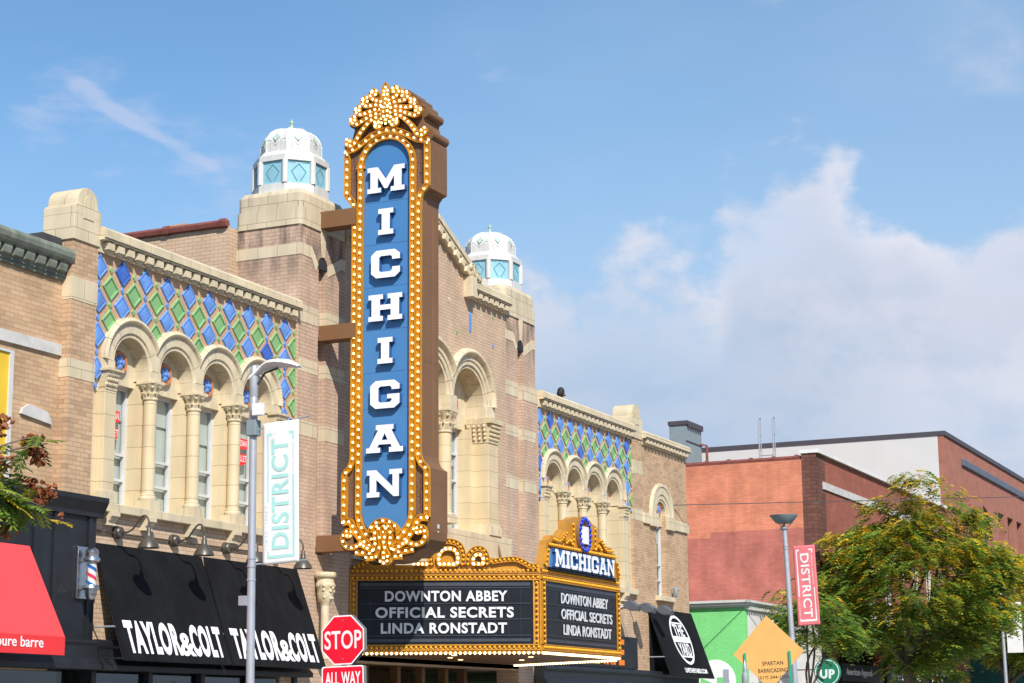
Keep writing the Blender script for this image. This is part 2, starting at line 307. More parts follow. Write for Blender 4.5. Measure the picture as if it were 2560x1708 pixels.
# ------------------------------------------------------------------ helpers
def wloc(o):
    v = Vector((0, 0, 0))
    while o is not None:
        v += o.location; o = o.parent
    return v
def tag(o, label, cat, group=None):
    o['label'] = label; o['category'] = cat
    if group: o['group'] = group
    return o
def thing(name, label, cat, loc=(0, 0, 0), group=None):
    o = bpy.data.objects.new(name, None); COL.objects.link(o); o.location = loc; o.empty_display_size = .2
    return tag(o, label, cat, group)
def parts(name, mat, parent, boxes, **k):
    for bx in boxes: MB().box(*bx).build(name, mat, parent, **k)
class MB:
    def __init__(s): s.v = []; s.f = []; s.m = []
    def add(s, vs, fs, mi=0):
        b = len(s.v); s.v += [tuple(q) for q in vs]; s.f += [tuple(b+i for i in q) for q in fs]; s.m += [mi]*len(fs); return s
    def box(s, x0, x1, y0, y1, z0, z1, mi=0):
        vs = [(x, y, z) for z in (z0, z1) for y in (y0, y1) for x in (x0, x1)]
        return s.add(vs, [(0, 2, 3, 1), (4, 5, 7, 6), (0, 1, 5, 4), (2, 6, 7, 3), (0, 4, 6, 2), (1, 3, 7, 5)], mi)
    def obox(s, O, ux, uy, uz, mi=0):
        O, ux, uy, uz = map(Vector, (O, ux, uy, uz))
        vs = [O+ux*a+uy*b+uz*c for c in (0, 1) for b in (0, 1) for a in (0, 1)]
        return s.add(vs, [(0, 2, 3, 1), (4, 5, 7, 6), (0, 1, 5, 4), (2, 6, 7, 3), (0, 4, 6, 2), (1, 3, 7, 5)], mi)
    def prism(s, pts, fr, a, b, mi=0, side=None, scale=1.):
        """polygon pts (2D) placed by frame fr=(O,ux,uy,n), from depth a to b along n"""
        O, ux, uy, n = map(Vector, fr); k = len(pts)
        cx = sum(p[0] for p in pts)/k; cy = sum(p[1] for p in pts)/k
        vs = [O+ux*p[0]+uy*p[1]+n*a for p in pts]+[O+ux*(cx+(p[0]-cx)*scale)+uy*(cy+(p[1]-cy)*scale)+n*b for p in pts]
        s.add(vs, [tuple(range(k))[::-1], tuple(range(k, 2*k))], mi)
        bs = len(s.v)-2*k
        for i in range(k):
            j = (i+1) % k; s.f.append((bs+i, bs+j, bs+k+j, bs+k+i)); s.m.append(mi if side is None else side)
        return s
    def lathe(s, c, prof, n=16, axis='z', a0=0., a1=2*PI, mi=0, squash=1.):
        full = abs(a1-a0-2*PI) < 1e-6; m = n if full else n+1; b = len(s.v)
        for r, h in prof:
            for i in range(m):
                t = a0+(a1-a0)*i/n; p = (r*math.cos(t), r*math.sin(t)*squash, h)
                if axis == 'x': p = (p[2], p[0], p[1])
                if axis == 'y': p = (p[0], p[2], p[1])
                s.v.append((c[0]+p[0], c[1]+p[1], c[2]+p[2]))
        for j in range(len(prof)-1):
            for i in range(n):
                k = (i+1) % m; s.f.append((b+j*m+i, b+j*m+k, b+(j+1)*m+k, b+(j+1)*m+i)); s.m.append(mi)
        for j, fl in ((0, 1), (len(prof)-1, 0)):
            if prof[j][0] > 1e-4 and full:
                q = [b+j*m+i for i in range(m)]; s.f.append(tuple(q[::-1] if fl else q)); s.m.append(mi)
        return s
    def sph(s, c, r, n=8, m=6, mi=0, sz=1.):
        return s.lathe(c, [(max(r*math.sin(PI*j/m), 1e-5), -r*sz*math.cos(PI*j/m)) for j in range(m+1)], n, mi=mi)
    def tube(s, path, r, n=8, mi=0, cap=True):
        path = [Vector(p) for p in path]; b = len(s.v); k = len(path); rs = r if isinstance(r, (list, tuple)) else [r]*k
        ref = None
        for i, p in enumerate(path):
            t = (path[min(i+1, k-1)]-path[max(i-1, 0)]).normalized()
            if ref is None: ref = t.orthogonal().normalized()
            ref = (ref-t*ref.dot(t)).normalized(); w = t.cross(ref)
            for j in range(n):
                a = 2*PI*j/n; s.v.append(tuple(p+(ref*math.cos(a)+w*math.sin(a))*rs[i]))
        for i in range(k-1):
            for j in range(n):
                q = (j+1) % n; s.f.append((b+i*n+j, b+i*n+q, b+(i+1)*n+q, b+(i+1)*n+j)); s.m.append(mi)
        if cap:
            s.f.append(tuple(b+j for j in range(n))[::-1]); s.m.append(mi); s.f.append(tuple(b+(k-1)*n+j for j in range(n))); s.m.append(mi)
        return s
    def strip(s, pts, w, fr, prof=None, mi=0, closed=False, creep=.0004, mis=None):
        """sweep a channel section along 2D polyline pts in frame fr; prof = [(offset across, height along n)]"""
        O, ux, uy, n = map(Vector, fr); k = len(pts); P = [Vector((p[0], p[1])) for p in pts]
        if prof is None:
            h = w/2; t = min(.018, w*.16); prof = [(-h, -.02), (-h, .055), (-h+t, .055), (-h+t, .012), (h-t, .012), (h-t, .055), (h, .055), (h, -.02)]
        b = len(s.v); q = len(prof)
        for i in range(k):
            if closed: d0 = (P[i]-P[i-1]); d1 = (P[(i+1) % k]-P[i])
            else: d0 = P[i]-P[i-1] if i else P[1]-P[0]; d1 = P[i+1]-P[i] if i < k-1 else P[i]-P[i-1]
            d0 = d0.normalized(); d1 = d1.normalized(); n0 = Vector((-d0.y, d0.x)); n1 = Vector((-d1.y, d1.x))
            nn = (n0+n1); nn = nn.normalized() if nn.length > 1e-6 else n0
            sc = 1/max(.6, nn.dot(n0))
            for o, h in prof:
                c = P[i]+nn*o*sc; s.v.append(tuple(O+ux*c.x+uy*c.y+n*(h+creep*i)))
        for i in range(k if closed else k-1):
            j = (i+1) % k
            for e in range(q-1):
                s.f.append((b+i*q+e, b+j*q+e, b+j*q+e+1, b+i*q+e+1)); s.m.append(mi if mis is None else mis[e])
        if not closed:
            s.f.append(tuple(b+e for e in range(q))); s.m.append(mi); s.f.append(tuple(b+(k-1)*q+e for e in range(q))[::-1]); s.m.append(mi)
        return s
    def text(s, txt, O, ux, uy, w, h, depth=.01, mi=0, bold=0., shear=0., back=0.):
        vs, fs = text_mesh(txt, bold, shear)
        x0 = min(v[0] for v in vs); x1 = max(v[0] for v in vs); y0 = min(v[1] for v in vs); y1 = max(v[1] for v in vs)
        O, ux, uy = map(Vector, (O, ux, uy)); n = ux.cross(uy).normalized()
        s.add([O+ux*((v[0]-x0)/(x1-x0)*w)+uy*((v[1]-y0)/(y1-y0)*h)+n*((v[2]+.5)*depth+back) for v in vs], fs, mi); return s
    def build(s, name, mats, parent=None, smooth=False, local=False, kind=None, angle=35, bevel=0., normals=True):
        me = bpy.data.meshes.new(name); off = Vector((0, 0, 0)) if (local or parent is None) else wloc(parent)
        me.from_pydata([tuple(Vector(v)-off) for v in s.v], [], s.f)
        for k in (mats if isinstance(mats, (list, tuple)) else [mats]): me.materials.append(MATS[k])
        me.polygons.foreach_set('material_index', s.m)
        if normals:
            bm = bmesh.new(); bm.from_mesh(me); bmesh.ops.recalc_face_normals(bm, faces=bm.faces[:]); bm.to_mesh(me); bm.free()
        if smooth:
            me.polygons.foreach_set('use_smooth', [True]*len(me.polygons))
            if angle: me.set_sharp_from_angle(angle=R(angle))
        me.update()
        o = bpy.data.objects.new(name, me); COL.objects.link(o)
        if parent is not None: o.parent = parent
        if kind: o['kind'] = kind
        if bevel:
            bv = o.modifiers.new('bevel', 'BEVEL'); bv.width = bevel; bv.segments = 2; bv.limit_method = 'ANGLE'
        return o
_T = {}
def text_mesh(txt, bold=0., shear=0.):
    key = (txt, bold, shear)
    if key not in _T:
        cu = bpy.data.curves.new('t', 'FONT'); cu.body = txt; cu.size = 1; cu.extrude = .5; cu.offset = bold; cu.shear = shear; cu.resolution_u = 4; cu.fill_mode = 'BOTH'
        cu.space_character = 1+bold*3
        ob = bpy.data.objects.new('t', cu); COL.objects.link(ob)
        dg = bpy.context.evaluated_depsgraph_get(); me = bpy.data.meshes.new_from_object(ob.evaluated_get(dg))
        _T[key] = ([tuple(v.co) for v in me.vertices], [tuple(p.vertices) for p in me.polygons])
        bpy.data.objects.remove(ob); bpy.data.curves.remove(cu); bpy.data.meshes.remove(me)
    return _T[key]
def copy_thing(root, loc, label=None, rotz=0.):
    r = root.copy(); COL.objects.link(r); r.location = loc; r.rotation_euler = (0, 0, rotz)
    if label: r['label'] = label
    def rec(src, dst):
        for ch in list(src.children):
            c = ch.copy(); COL.objects.link(c); c.parent = dst; rec(ch, c)
    rec(root, r); return r
def struct(o): o['kind'] = 'structure'; return o
def arc(cx, cy, r, a0, a1, n): return [(cx+r*math.cos(a0+(a1-a0)*i/n), cy+r*math.sin(a0+(a1-a0)*i/n)) for i in range(n+1)]
def resample(pts, step, closed=False):
    P = [Vector(p) for p in pts]
    if closed: P.append(P[0].copy())
    tot = sum((P[i+1]-P[i]).length for i in range(len(P)-1)); n = max(1, round(tot/step)); out = []; d = tot/n
    acc = 0; want = 0; i = 0
    for i in range(len(P)-1):
        l = (P[i+1]-P[i]).length
        while want <= acc+l+1e-6 and len(out) < (n if closed else n+1):
            out.append(tuple(P[i]+(P[i+1]-P[i])*((want-acc)/max(l, 1e-9)))); want += d
        acc += l
    return out
def catmull(P, n=5):
    out = []; P = [Vector(p) for p in P]
    for i in range(len(P)-1):
        a = P[max(i-1, 0)]; b = P[i]; c = P[i+1]; d = P[min(i+2, len(P)-1)]
        for k in range(n):
            t = k/n; out.append(.5*((2*b)+(c-a)*t+(2*a-5*b+4*c-d)*t*t+(3*b-a-3*c+d)*t**3))
    out.append(P[-1]); return [tuple(p) for p in out]
FACE = ((0, 0, 0), (1, 0, 0), (0, 0, 1), (0, -1, 0))            # frame of the street front: x, z, outwards -y
def front(y): return ((0, y, 0), (1, 0, 0), (0, 0, 1), (0, -1, 0))

# ------------------------------------------------------------------ ground
b = MB(); b.box(-900, 1200, -1000, 1000, -.6, -.14); struct(b.build('ground', 'asphalt'))
b = MB(); b.box(-60, 400, -5.45, 0.6, -.35, 0); struct(b.build('pavement', 'concrete'))
b = MB(); b.box(-60, 400, -27, -15.2, -.35, 0); struct(b.build('pavement', 'concrete'))
b = MB()
for i in range(40): b.box(-60+i*9, -57+i*9, -10.4, -10.28, -.2, -.136)
struct(b.build('road_marking', 'road_white'))

# ------------------------------------------------------------------ theatre
TH = thing('theater_building', 'buff brick movie palace front with cream terracotta arches, tile diamonds and two white domes', 'theater', (38.6, 0, 0))
CZ = 7.90                                       # spring line of the wing arcades
def clip_poly(poly, nx, ny, c):                 # keep nx*x+ny*y>=c
    out = []
    for i in range(len(poly)):
        p, q = poly[i], poly[(i+1) % len(poly)]; dp = nx*p[0]+ny*p[1]-c; dq = nx*q[0]+ny*q[1]-c
        if dp >= 0: out.append(p)
        if dp*dq < 0:
            t = dp/(dp-dq); out.append((p[0]+(q[0]-p[0])*t, p[1]+(q[1]-p[1])*t))
    return out
def archring(mb, c, zs, prof, lim0, lim1, a0=0., a1=PI, n=40, joints=7, y0=0.):
    """stone arch: section prof=[(radius, depth out)] swept round, cut off at half widths lim1 (right), lim0 (left); small gaps are voussoir joints"""
    seg = [(a0+(a1-a0)*j/joints, a0+(a1-a0)*(j+1)/joints) for j in range(joints)]
    for s0, s1 in seg:
        g = .006; m = max(4, n//joints); base = len(mb.v); q = len(prof)
        for i in range(m+1):
            t = s0+g+(s1-s0-2*g)*i/m; ct = math.cos(t); lim = (lim1 if ct >= 0 else lim0)/max(abs(ct), 1e-6)
            ol = None
            for z_, (r, o) in enumerate(prof):
                if r > lim and ol is None:
                    r0_, o0_ = prof[z_-1]; ol = o0_+(o-o0_)*((lim-r0_)/max(r-r0_, 1e-6))
                if ol is not None: o = min(ol, o) if z_ == len(prof)-1 else ol
                rr_ = min(r, lim); mb.v.append((c+rr_*ct, y0-o, zs+rr_*math.sin(t)))
        for i in range(m):
            for e in range(q-1):
                mb.f.append((base+i*q+e, base+(i+1)*q+e, base+(i+1)*q+e+1, base+i*q+e+1)); mb.m.append(0)
        for i in (0, m):
            mb.f.append(tuple(base+i*q+e for e in range(q))); mb.m.append(0)
def capital(x, y, z0, z1, half, r, name_parent, full=True):
    h = z1-z0; mb = MB()
    prof = [(r*1.02, 0), (r*1.16, .015), (r*1.18, .04), (r*1.08, .06)]
    mb.lathe((x, y, z0), prof, 20)
    n = 16; rings = [(.06, 1.03), (.25, 1.10), (.42, 1.26), (.48, 1.12), (.7, 1.32), (.86, 1.62), (.97, 1.75)]
    base = len(mb.v); m = 48
    for zf, k in rings:
        for i in range(m):
            t = 2*PI*i/m; lobe = .10*math.cos(8*t+(PI if zf > .45 else 0))*(.4+zf)
            sq = 1+.16*zf*(1-abs(math.cos(2*t)))  # corners push out
            rad = r*(k+lobe)*sq
            mb.v.append((x+rad*math.cos(t), y+rad*math.sin(t), z0+h*zf))
    for j in range(len(rings)-1):
        for i in range(m):
            k = (i+1) % m; mb.f.append((base+j*m+i, base+j*m+k, base+(j+1)*m+k, base+(j+1)*m+i)); mb.m.append(0)
    for q in range(8):            # curled leaf tips and corner volutes
        t = 2*PI*q/8+PI/8; rad = r*1.42; mb.sph((x+rad*math.cos(t), y+rad*math.sin(t), z0+h*.46), r*.17, 7, 5)
    for q in range(4):
        t = PI/4+PI/2*q; rad = half*1.12; mb.sph((x+rad*math.cos(t), y+rad*math.sin(t), z0+h*.82), r*.30, 8, 6)
        t = PI/2*q; mb.sph((x+half*.98*math.cos(t), y+half*.98*math.sin(t), z0+h*.86), r*.27, 8, 6)
    o = mb.build('capital', 'stone_carved', name_parent, smooth=True, angle=50)
    return o
def column(x, y, zb, z0, z1, r, half, parent):
    mb = MB(); mb.lathe((x, y, 0), [(r*1.0, zb+.1), (r, z0)], 28)
    col = mb.build('column', 'stone_course', parent, smooth=True)
    capital(x, y, z0, z1, half*.88, r, col)
    mb = MB(); mb.box(x-half, x+half, y-half, y+half, z1, z1+.06); mb.build('abacus', 'stone_plain', col, bevel=.01)
    mb = MB(); mb.lathe((x, y, zb), [(r*1.30, 0), (r*1.36, .03), (r*1.3, .06), (r*1.1, .075), (r*1.14, .10), (r*1.0, .12)], 28)
    mb.build('base', 'stone_plain', col, smooth=True)
    mb = MB(); mb.box(x-half*.92, x+half*.92, y-half*.92, y+half*1.2, zb-.18, zb); mb.build('plinth', 'stone', col, bevel=.008)
def window(x0, x1, y, z0, z1, bars, parent, blind=True, drop=1.0):
    mb = MB(); f = .05
    mb.box(x0, x0+f, y-.03, y+.05, z0, z1); mb.box(x1-f, x1, y-.03, y+.05, z0, z1)
    mb.box(x0+f, x1-f, y-.03, y+.05, z1-f, z1); mb.box(x0+f, x1-f, y-.03, y+.05, z0, z0+f)
    for z in bars: mb.box(x0+f, x1-f, y-.025, y+.04, z-.025, z+.025)
    w = mb.build('window', 'sash_white', parent)
    mb = MB(); mb.add([(x0+f, y+.012, z0), (x1-f, y+.012, z0), (x1-f, y+.012, z1), (x0+f, y+.012, z1)], [(0, 1, 2, 3)]); mb.build('pane', 'glass', w)
    if blind:
        mb = MB(); mb.box(x0+.01, x1-.01, y+.095, y+.10, z1-(z1-z0)*drop, z1)
        mb.box(x0+.045, x1-.045, y+.06, y+.065, z1-(z1-z0)*random.uniform(.22, .36), z1-.04); mb.build('blind', 'blind', w)
    return w
def dentils(x0, x1, zb, zc, zt, parent, y=0., pitch=.29, ends=True, name='cornice'):
    mb = MB()
    mb.box(x0, x1, y-.035, y+.12, zb, zc)                       # backing
    n = int((x1-x0)/pitch); off = ((x1-x0)-n*pitch)/2
    for i in range(n):
        xa = x0+off+i*pitch+.05; mb.box(xa, xa+pitch*.62, y-.15, y-.035, zb+.055, zc-.02)
        mb.box(xa+.03, xa+pitch*.62-.03, y-.11, y-.035, zb+.02, zb+.055)
    mb.box(x0, x1, y-.17, y+.12, zc, zc+.025); mb.box(x0, x1, y-.20, y+.12, zc+.035, zc+.06)
    mb.box(x0, x1, y-.15, y+.12, zc+.025, zc+.035)
    mb.build(name, 'stone_plain', parent)
    mb = MB()
    prof = [(y-.17, zc+.06), (y-.17, zt-.05), (y-.12, zt), (y+.30, zt), (y+.30, zc+.06)]
    mb.prism(prof, ((x0, 0, 0), (0, 1, 0), (0, 0, 1), (1, 0, 0)), 0, x1-x0); mb.build('coping', 'stone', parent)

def roundel(c, y, z, parent, r=.215):
    mb = MB(); mb.lathe((c, y, z), [(.001, -.01), (r*.62, -.012), (r*.68, -.055), (r*.9, -.065), (r, -.03), (r, .01)], 28, axis='y')
    o = mb.build('roundel', 'terracotta', parent, smooth=True, angle=50)
    mb = MB(); q = r*.36
    for dx, dz in ((0, q), (0, -q), (q, 0), (-q, 0)): mb.lathe((c+dx, y, z+dz), [(.0005, -.085), (q*.6, -.075), (q*.95, -.05), (q, -.01)], 14, axis='y')
    mb.sph((c, y-.06, z), r*.2, 8, 6); mb.build('flower', 'tile_blue', o, smooth=True, angle=60)

def wing(x0, x1, cs):
    hp = (cs[1]-cs[0])/2; n = len(cs); RI, RO = .50, .86
    # wall: below the sill, and the masonry behind the arcade
    mb = MB(); mb.box(x0, x1, 0, .5, 3.0, 5.27); mb.build('wall', 'tan_brick', TH)
    # sill course with corbels
    mb = MB(); mb.box(x0-.02, x1+.04, -.14, .62, 5.27, 5.42); mb.build('sill', 'stone', TH, bevel=.012)
    for i in range(n+1):
        xc = cs[0]-hp-.2+i*2*hp+ (.30 if i == 0 else 0); mb = MB()
        mb.prism([(0, 5.27), (-.20, 5.27), (-.20, 5.20), (-.16, 5.175), (-.15, 5.14), (-.11, 5.11), (-.11, 5.05), (0, 5.05)], ((xc-.09, 0, 0), (0, 1, 0), (0, 0, 1), (1, 0, 0)), 0, .22); mb.build('corbel', 'stone_plain', TH)
    # jambs between windows
    edges = [cs[0]-RO-.1] + [c for c in cs] + [cs[-1]+RO+.1]
    parts('jamb', 'stone_course', TH, [(cs[i]+RI, cs[i+1]-RI, .17, .62, 5.42, 7.70) for i in range(n-1)]+[(x0, cs[0]-RI, .05, .62, 5.42, 7.70), (cs[-1]+RI, x1, .05, .62, 5.42, 7.70)])
    # flat stone pilasters at both ends with their own capitals
    for xa, xb in ((cs[0]-RO+.02, cs[0]-RI-.02), (cs[-1]+RI+.02, cs[-1]+RO-.02)):
        mb = MB(); mb.box(xa, xb, -.09, .05, 5.62, 7.36); p = mb.build('pilaster', 'stone_course', TH, bevel=.008)
        mb = MB(); mb.box(xa-.05, xb+.05, -.13, .05, 5.42, 5.60); mb.box(xa-.03, xb+.03, -.115, .05, 5.60, 5.63); mb.build('base', 'stone_plain', p, bevel=.008)
        mb = MB(); w = xb-xa
        mb.box(xa, xb, -.10, .05, 7.36, 7.40)
        for k in range(5):
            for j in range(3):
                mb.sph((xa+w*(k+.5)/5+(j % 2-.5)*.02, -.10-.015*j, 7.45+.085*j), .04, 6, 5)
        mb.prism([(-.1, 7.40), (-.12, 7.55), (-.19, 7.68), (.05, 7.68), (.05, 7.40)], ((xa-.01, 0, 0), (0, 1, 0), (0, 0, 1), (1, 0, 0)), 0, w+.02)
        mb.box(xa-.05, xb+.05, -.2, .05, 7.68, 7.72); mb.build('capital', 'stone_carved', p)
    # columns
    for i in range(n-1): column((cs[i]+cs[i+1])/2-.02, .05, 5.60, 7.37, 7.66, .118, .185, TH)
    # impost blocks and arches
    parts('impost', 'stone_plain', TH, [(cs[i]+RI, cs[i+1]-RI, -.03, .34, 7.722, CZ) for i in range(n-1)]+[(cs[0]-RO, cs[0]-RI, -.03, .34, 7.722, CZ), (cs[-1]+RI, cs[-1]+RO, -.03, .34, 7.722, CZ)], bevel=.006)
    prof = [(RI, -.34), (RI, .005), (.565, .005), (.575, .035), (.745, .035), (.75, .06), (.765, .085), (.795, .10), (.82, .085), (.83, .06), (.855, .055), (.865, -.04)]
    for i, c in enumerate(cs):
        mb = MB(); archring(mb, c, CZ, prof, hp if i else 9, hp if i < n-1 else 9, n=56)
        # rope beading on the outer roll
        for j in range(41):
            t = PI*j/40; ct = math.cos(t)
            lim = (hp if (ct >= 0 and i < n-1) or (ct < 0 and i) else 9)
            if .80*abs(ct) > lim-.01: continue
            mb.sph((c+.792*ct, -.092, CZ+.792*math.sin(t)), .0165, 5, 4)
        mb.build('arch', 'stone_plain', TH, smooth=True, angle=28)
        # tympanum over the window
        mb = MB(); pts = [(c-RI, 7.60)]+[(c+RI, 7.60)]+arc(c, CZ, RI, 0, PI, 24)
        mb.prism(pts, front(.30), -.2, 0); mb.build('tympanum', 'stone_plain', TH)
        roundel(c, .29, 7.985, TH)
        window(c-RI, c+RI, .46, 5.42, 7.60, (6.40, 5.95), TH)
        mb = MB(); mb.box(c-RI-.2, c+RI+.2, .64, 3, 5.2, 7.8); mb.build('room', 'interior_dark', TH)
    # tile panel
    def h(x):
        best = 7.72
        for c in cs:
            d = abs(x-c)
            if d < .84: best = max(best, CZ+math.sqrt(.84**2-d*d))
        return best
    mb = MB(); m = 160; top = 9.74
    for i in range(m):
        xa = x0+(x1-x0)*i/m; xb = x0+(x1-x0)*(i+1)/m
        mb.add([(xa, .015, h(xa)), (xb, .015, h(xb)), (xb, .015, top), (xa, .015, top)], [(0, 1, 2, 3)])
    px = .6745; X0 = x0+.085; tiles = []
    rows = [(9.485, 0, 'B', .228, .235), (9.165, 1, 'G', .236, .235), (8.885, 0, 'B', .228, .228), (8.565, 1, 'G', .228, .228), (8.285, 0, 'B', .228, .23), (7.96, 1, 'G', .2, .2), (7.70, 0, 'B', .21, .21)]
    for z, o, k, hw, hh in rows:
        for i in range(-1, 12):
            x = X0+i*px+o*px/2; tiles.append((x, z, hw, hh, k))
            tiles.append((x, z-.30, .05, .066, 'b' if o == 0 else 'g'))
            if z > 9.4: tiles.append((x+px/2, z, .05, .066, 'g'))
    tm = []
    for x, z, hw, hh, k in tiles:
        poly = [(x+hw, z), (x, z+hh), (x-hw, z), (x, z-hh)]
        poly = clip_poly(poly, 1, 0, x0); poly = clip_poly(poly, -1, 0, -x1); poly = clip_poly(poly, 0, -1, -9.72) if poly else poly
        for c in cs:
            if not poly: break
            d = Vector((x-c, z-CZ))
            if z < CZ:
                sgn = 1 if x > c else -1
                if abs(x-c) < 1.2: poly = clip_poly(poly, sgn, 0, sgn*c+.85)
            elif d.length < 1.35:
                d.normalize(); poly = clip_poly(poly, d.x, d.y, d.x*c+d.y*CZ+.85)
        if len(poly) < 3: continue
        ar = abs(sum(poly[i][0]*poly[(i+1) % len(poly)][1]-poly[(i+1) % len(poly)][0]*poly[i][1] for i in range(len(poly))))/2
        if ar < .0035: continue
        cx = sum(p[0] for p in poly)/len(poly); cz = sum(p[1] for p in poly)/len(poly); kk = len(poly)
        deep = random.random() < .13
        mi = {'B': 2 if deep else 1, 'G': 3, 'b': 1, 'g': 3}[k]
        def ring(s, y): return [(cx+(p[0]-cx)*s, y, cz+(p[1]-cz)*s) for p in poly]
        if k in 'BG':
            if k == 'G': lv = [(1, .015), (.96, -.016), (.80, -.016), (.755, .008), (.0, .008)]
            else:
                e = random.uniform(.0, .008); lv = [(1, .015), (.95, -.018), (.83, -.018), (.77, -.006), (.45, -.016-e*.6), (.0, -.018-e)]
        else: lv = [(1, .015), (.92, -.008), (0, -.01)]
        base = len(mb.v)
        for s, y in lv: mb.v += ring(max(s, .02), y)
        for j in range(len(lv)-1):
            for i in range(kk):
                q = (i+1) % kk; mb.f.append((base+j*kk+i, base+j*kk+q, base+(j+1)*kk+q, base+(j+1)*kk+i)); mb.m.append(mi)
    mb.build('tile_panel', ['lattice_brick', 'tile_blue', 'tile_blue_deep', 'tile_green'], TH)
    dentils(x0-.02, x1, 9.73, 9.93, 10.16, TH)
LW0, LW1, RW0, RW1 = 26.12, 32.66, 44.62, 51.12
LC = [27.2+1.358*i for i in range(4)]; RC = [45.62+1.385*i for i in range(4)]
RC = [45.58+1.372*i for i in range(4)]
wing(LW0, LW1, LC); wing(RW0, RW1, RC)
# wall core and roof behind the wings
parts('wall_core', 'tan_brick', TH, [(25.5, 32.5, .9, 30, 3, 9.1), (44.7, 55.7, .9, 30, 3, 9.1)])
parts('roof', 'roof_tar', TH, [(25.5, 32.5, .31, 30, 9.1, 9.15), (44.7, 55.7, .31, 30, 9.1, 9.22)])
# parapet backs
parts('parapet', 'tan_brick', TH, [(26.1, 32.7, .14, .30, 9.0, 9.98), (44.6, 55.7, .14, .30, 9.0, 9.9)])

parts('wall', 'tan_brick', TH, [(32.66, 32.83, 0, .5, 3.0, 9.78), (44.44, 44.62, .001, .5, 3.0, 9.78)])
parts('band', 'stone', TH, [(32.661, 32.83, -.012, .5, 9.78, 10.15), (44.45, 44.599, -.012, .5, 9.78, 10.15)])
# end posts with round headed caps
def post(xa, xb, bands=True):
    mb = MB(); mb.box(xa, xb, -.03, .16, 3, 9.80); mb.box(xa, xb, .16, .6, 3, 9.80); mb.build('pier', 'mottled_brick', TH)
    w = xb-xa
    if bands:
        for z0, z1 in ((8.76, 9.16), (7.43, 7.75)):
            mb = MB(); mb.box(xa-.006, xb+.006, -.038, .61, z0, z1); mb.build('band', 'stone', TH)
    mb = MB(); yb = .60
    mb.box(xa-.03, xb+.01, -.06, yb, 9.80, 10.25)
    mb.prism([(xa-.03, 10.25), (xb+.01, 10.25), (xb+.01, 10.38), (xb-.04, 10.43), (xa+.03, 10.43), (xa-.03, 10.38)], front(-.06), 0, -(yb+.06))
    xm = (xa+xb)/2; rr0 = w/2-.06
    pts = [(xm-rr0, 10.431), (xm+rr0, 10.431)]+arc(xm, 10.48, rr0, 0, PI, 16)
    mb.prism(pts, front(-.035), 0, -(yb+.02))
    mb.prism([(xm-rr0*.5, 10.2), (xm+rr0*.5, 10.2)]+arc(xm, 10.48, rr0*.5, 0, PI, 12), front(-.062), 0, .012)
    mb.build('post_cap', 'stone', TH, bevel=.015)
post(25.43, 26.12); post(51.12, 51.90)

# right hand bay with one narrow arched window
mb = MB(); wx0, wx1, wc = 53.03, 53.83, 53.43
mb.box(51.9, wx0, 0, .5, 3, 9.70); mb.box(wx1, 55.72, 0, .5, 3, 9.70); mb.box(wx0, wx1, 0, .5, 3, 5.35)
pts = [(wx0, 9.70), (wx1, 9.70), (wx1, 7.78)]+arc(wc, 7.78, .4, 0, PI, 20)[1:-1]+[(wx0, 7.78)]
mb.prism(pts, front(0), 0, -.4)
mb.box(55.3, 55.72, .5, 30, 3, 9.9)
mb.build('bay_wall', 'mottled_brick', TH)
dentils(51.9, 55.76, 9.69, 9.87, 10.08, TH, pitch=.28, name='bay_cornice')
mb = MB(); archring(mb, wc, 7.76, [(.40, -.3), (.40, .01), (.46, .01), (.47, .04), (.60, .04), (.61, .07), (.80, .07), (.84, .10), (.92, .10), (.94, -.02)], 9, 9, n=40, joints=5); mb.build('bay_arch', 'stone_plain', TH, smooth=True, angle=28)
parts('bay_band', 'stone', TH, [(51.905, 52.45, -.06, .06, 7.40, 7.70), (54.42, 55.73, -.06, .06, 7.40, 7.70), (52.45, 53.02, -.10, .06, 7.36, 7.76), (53.84, 54.42, -.10, .06, 7.36, 7.76)], bevel=.01)
mb = MB(); mb.prism([(wx0, 7.45), (wx1, 7.45)]+arc(wc, 7.78, .4, 0, PI, 20), front(.12), -.2, 0); mb.build('tympanum', 'stone_plain', TH)
roundel(wc, .11, 7.92, TH, .20)
window(wx0, wx1, .2, 5.35, 7.45, (6.3, 5.85), TH)
mb = MB(); mb.box(52.86, 54.16, -.15, .2, 5.22, 5.36); mb.build('bay_sill', 'stone', TH, bevel=.01)

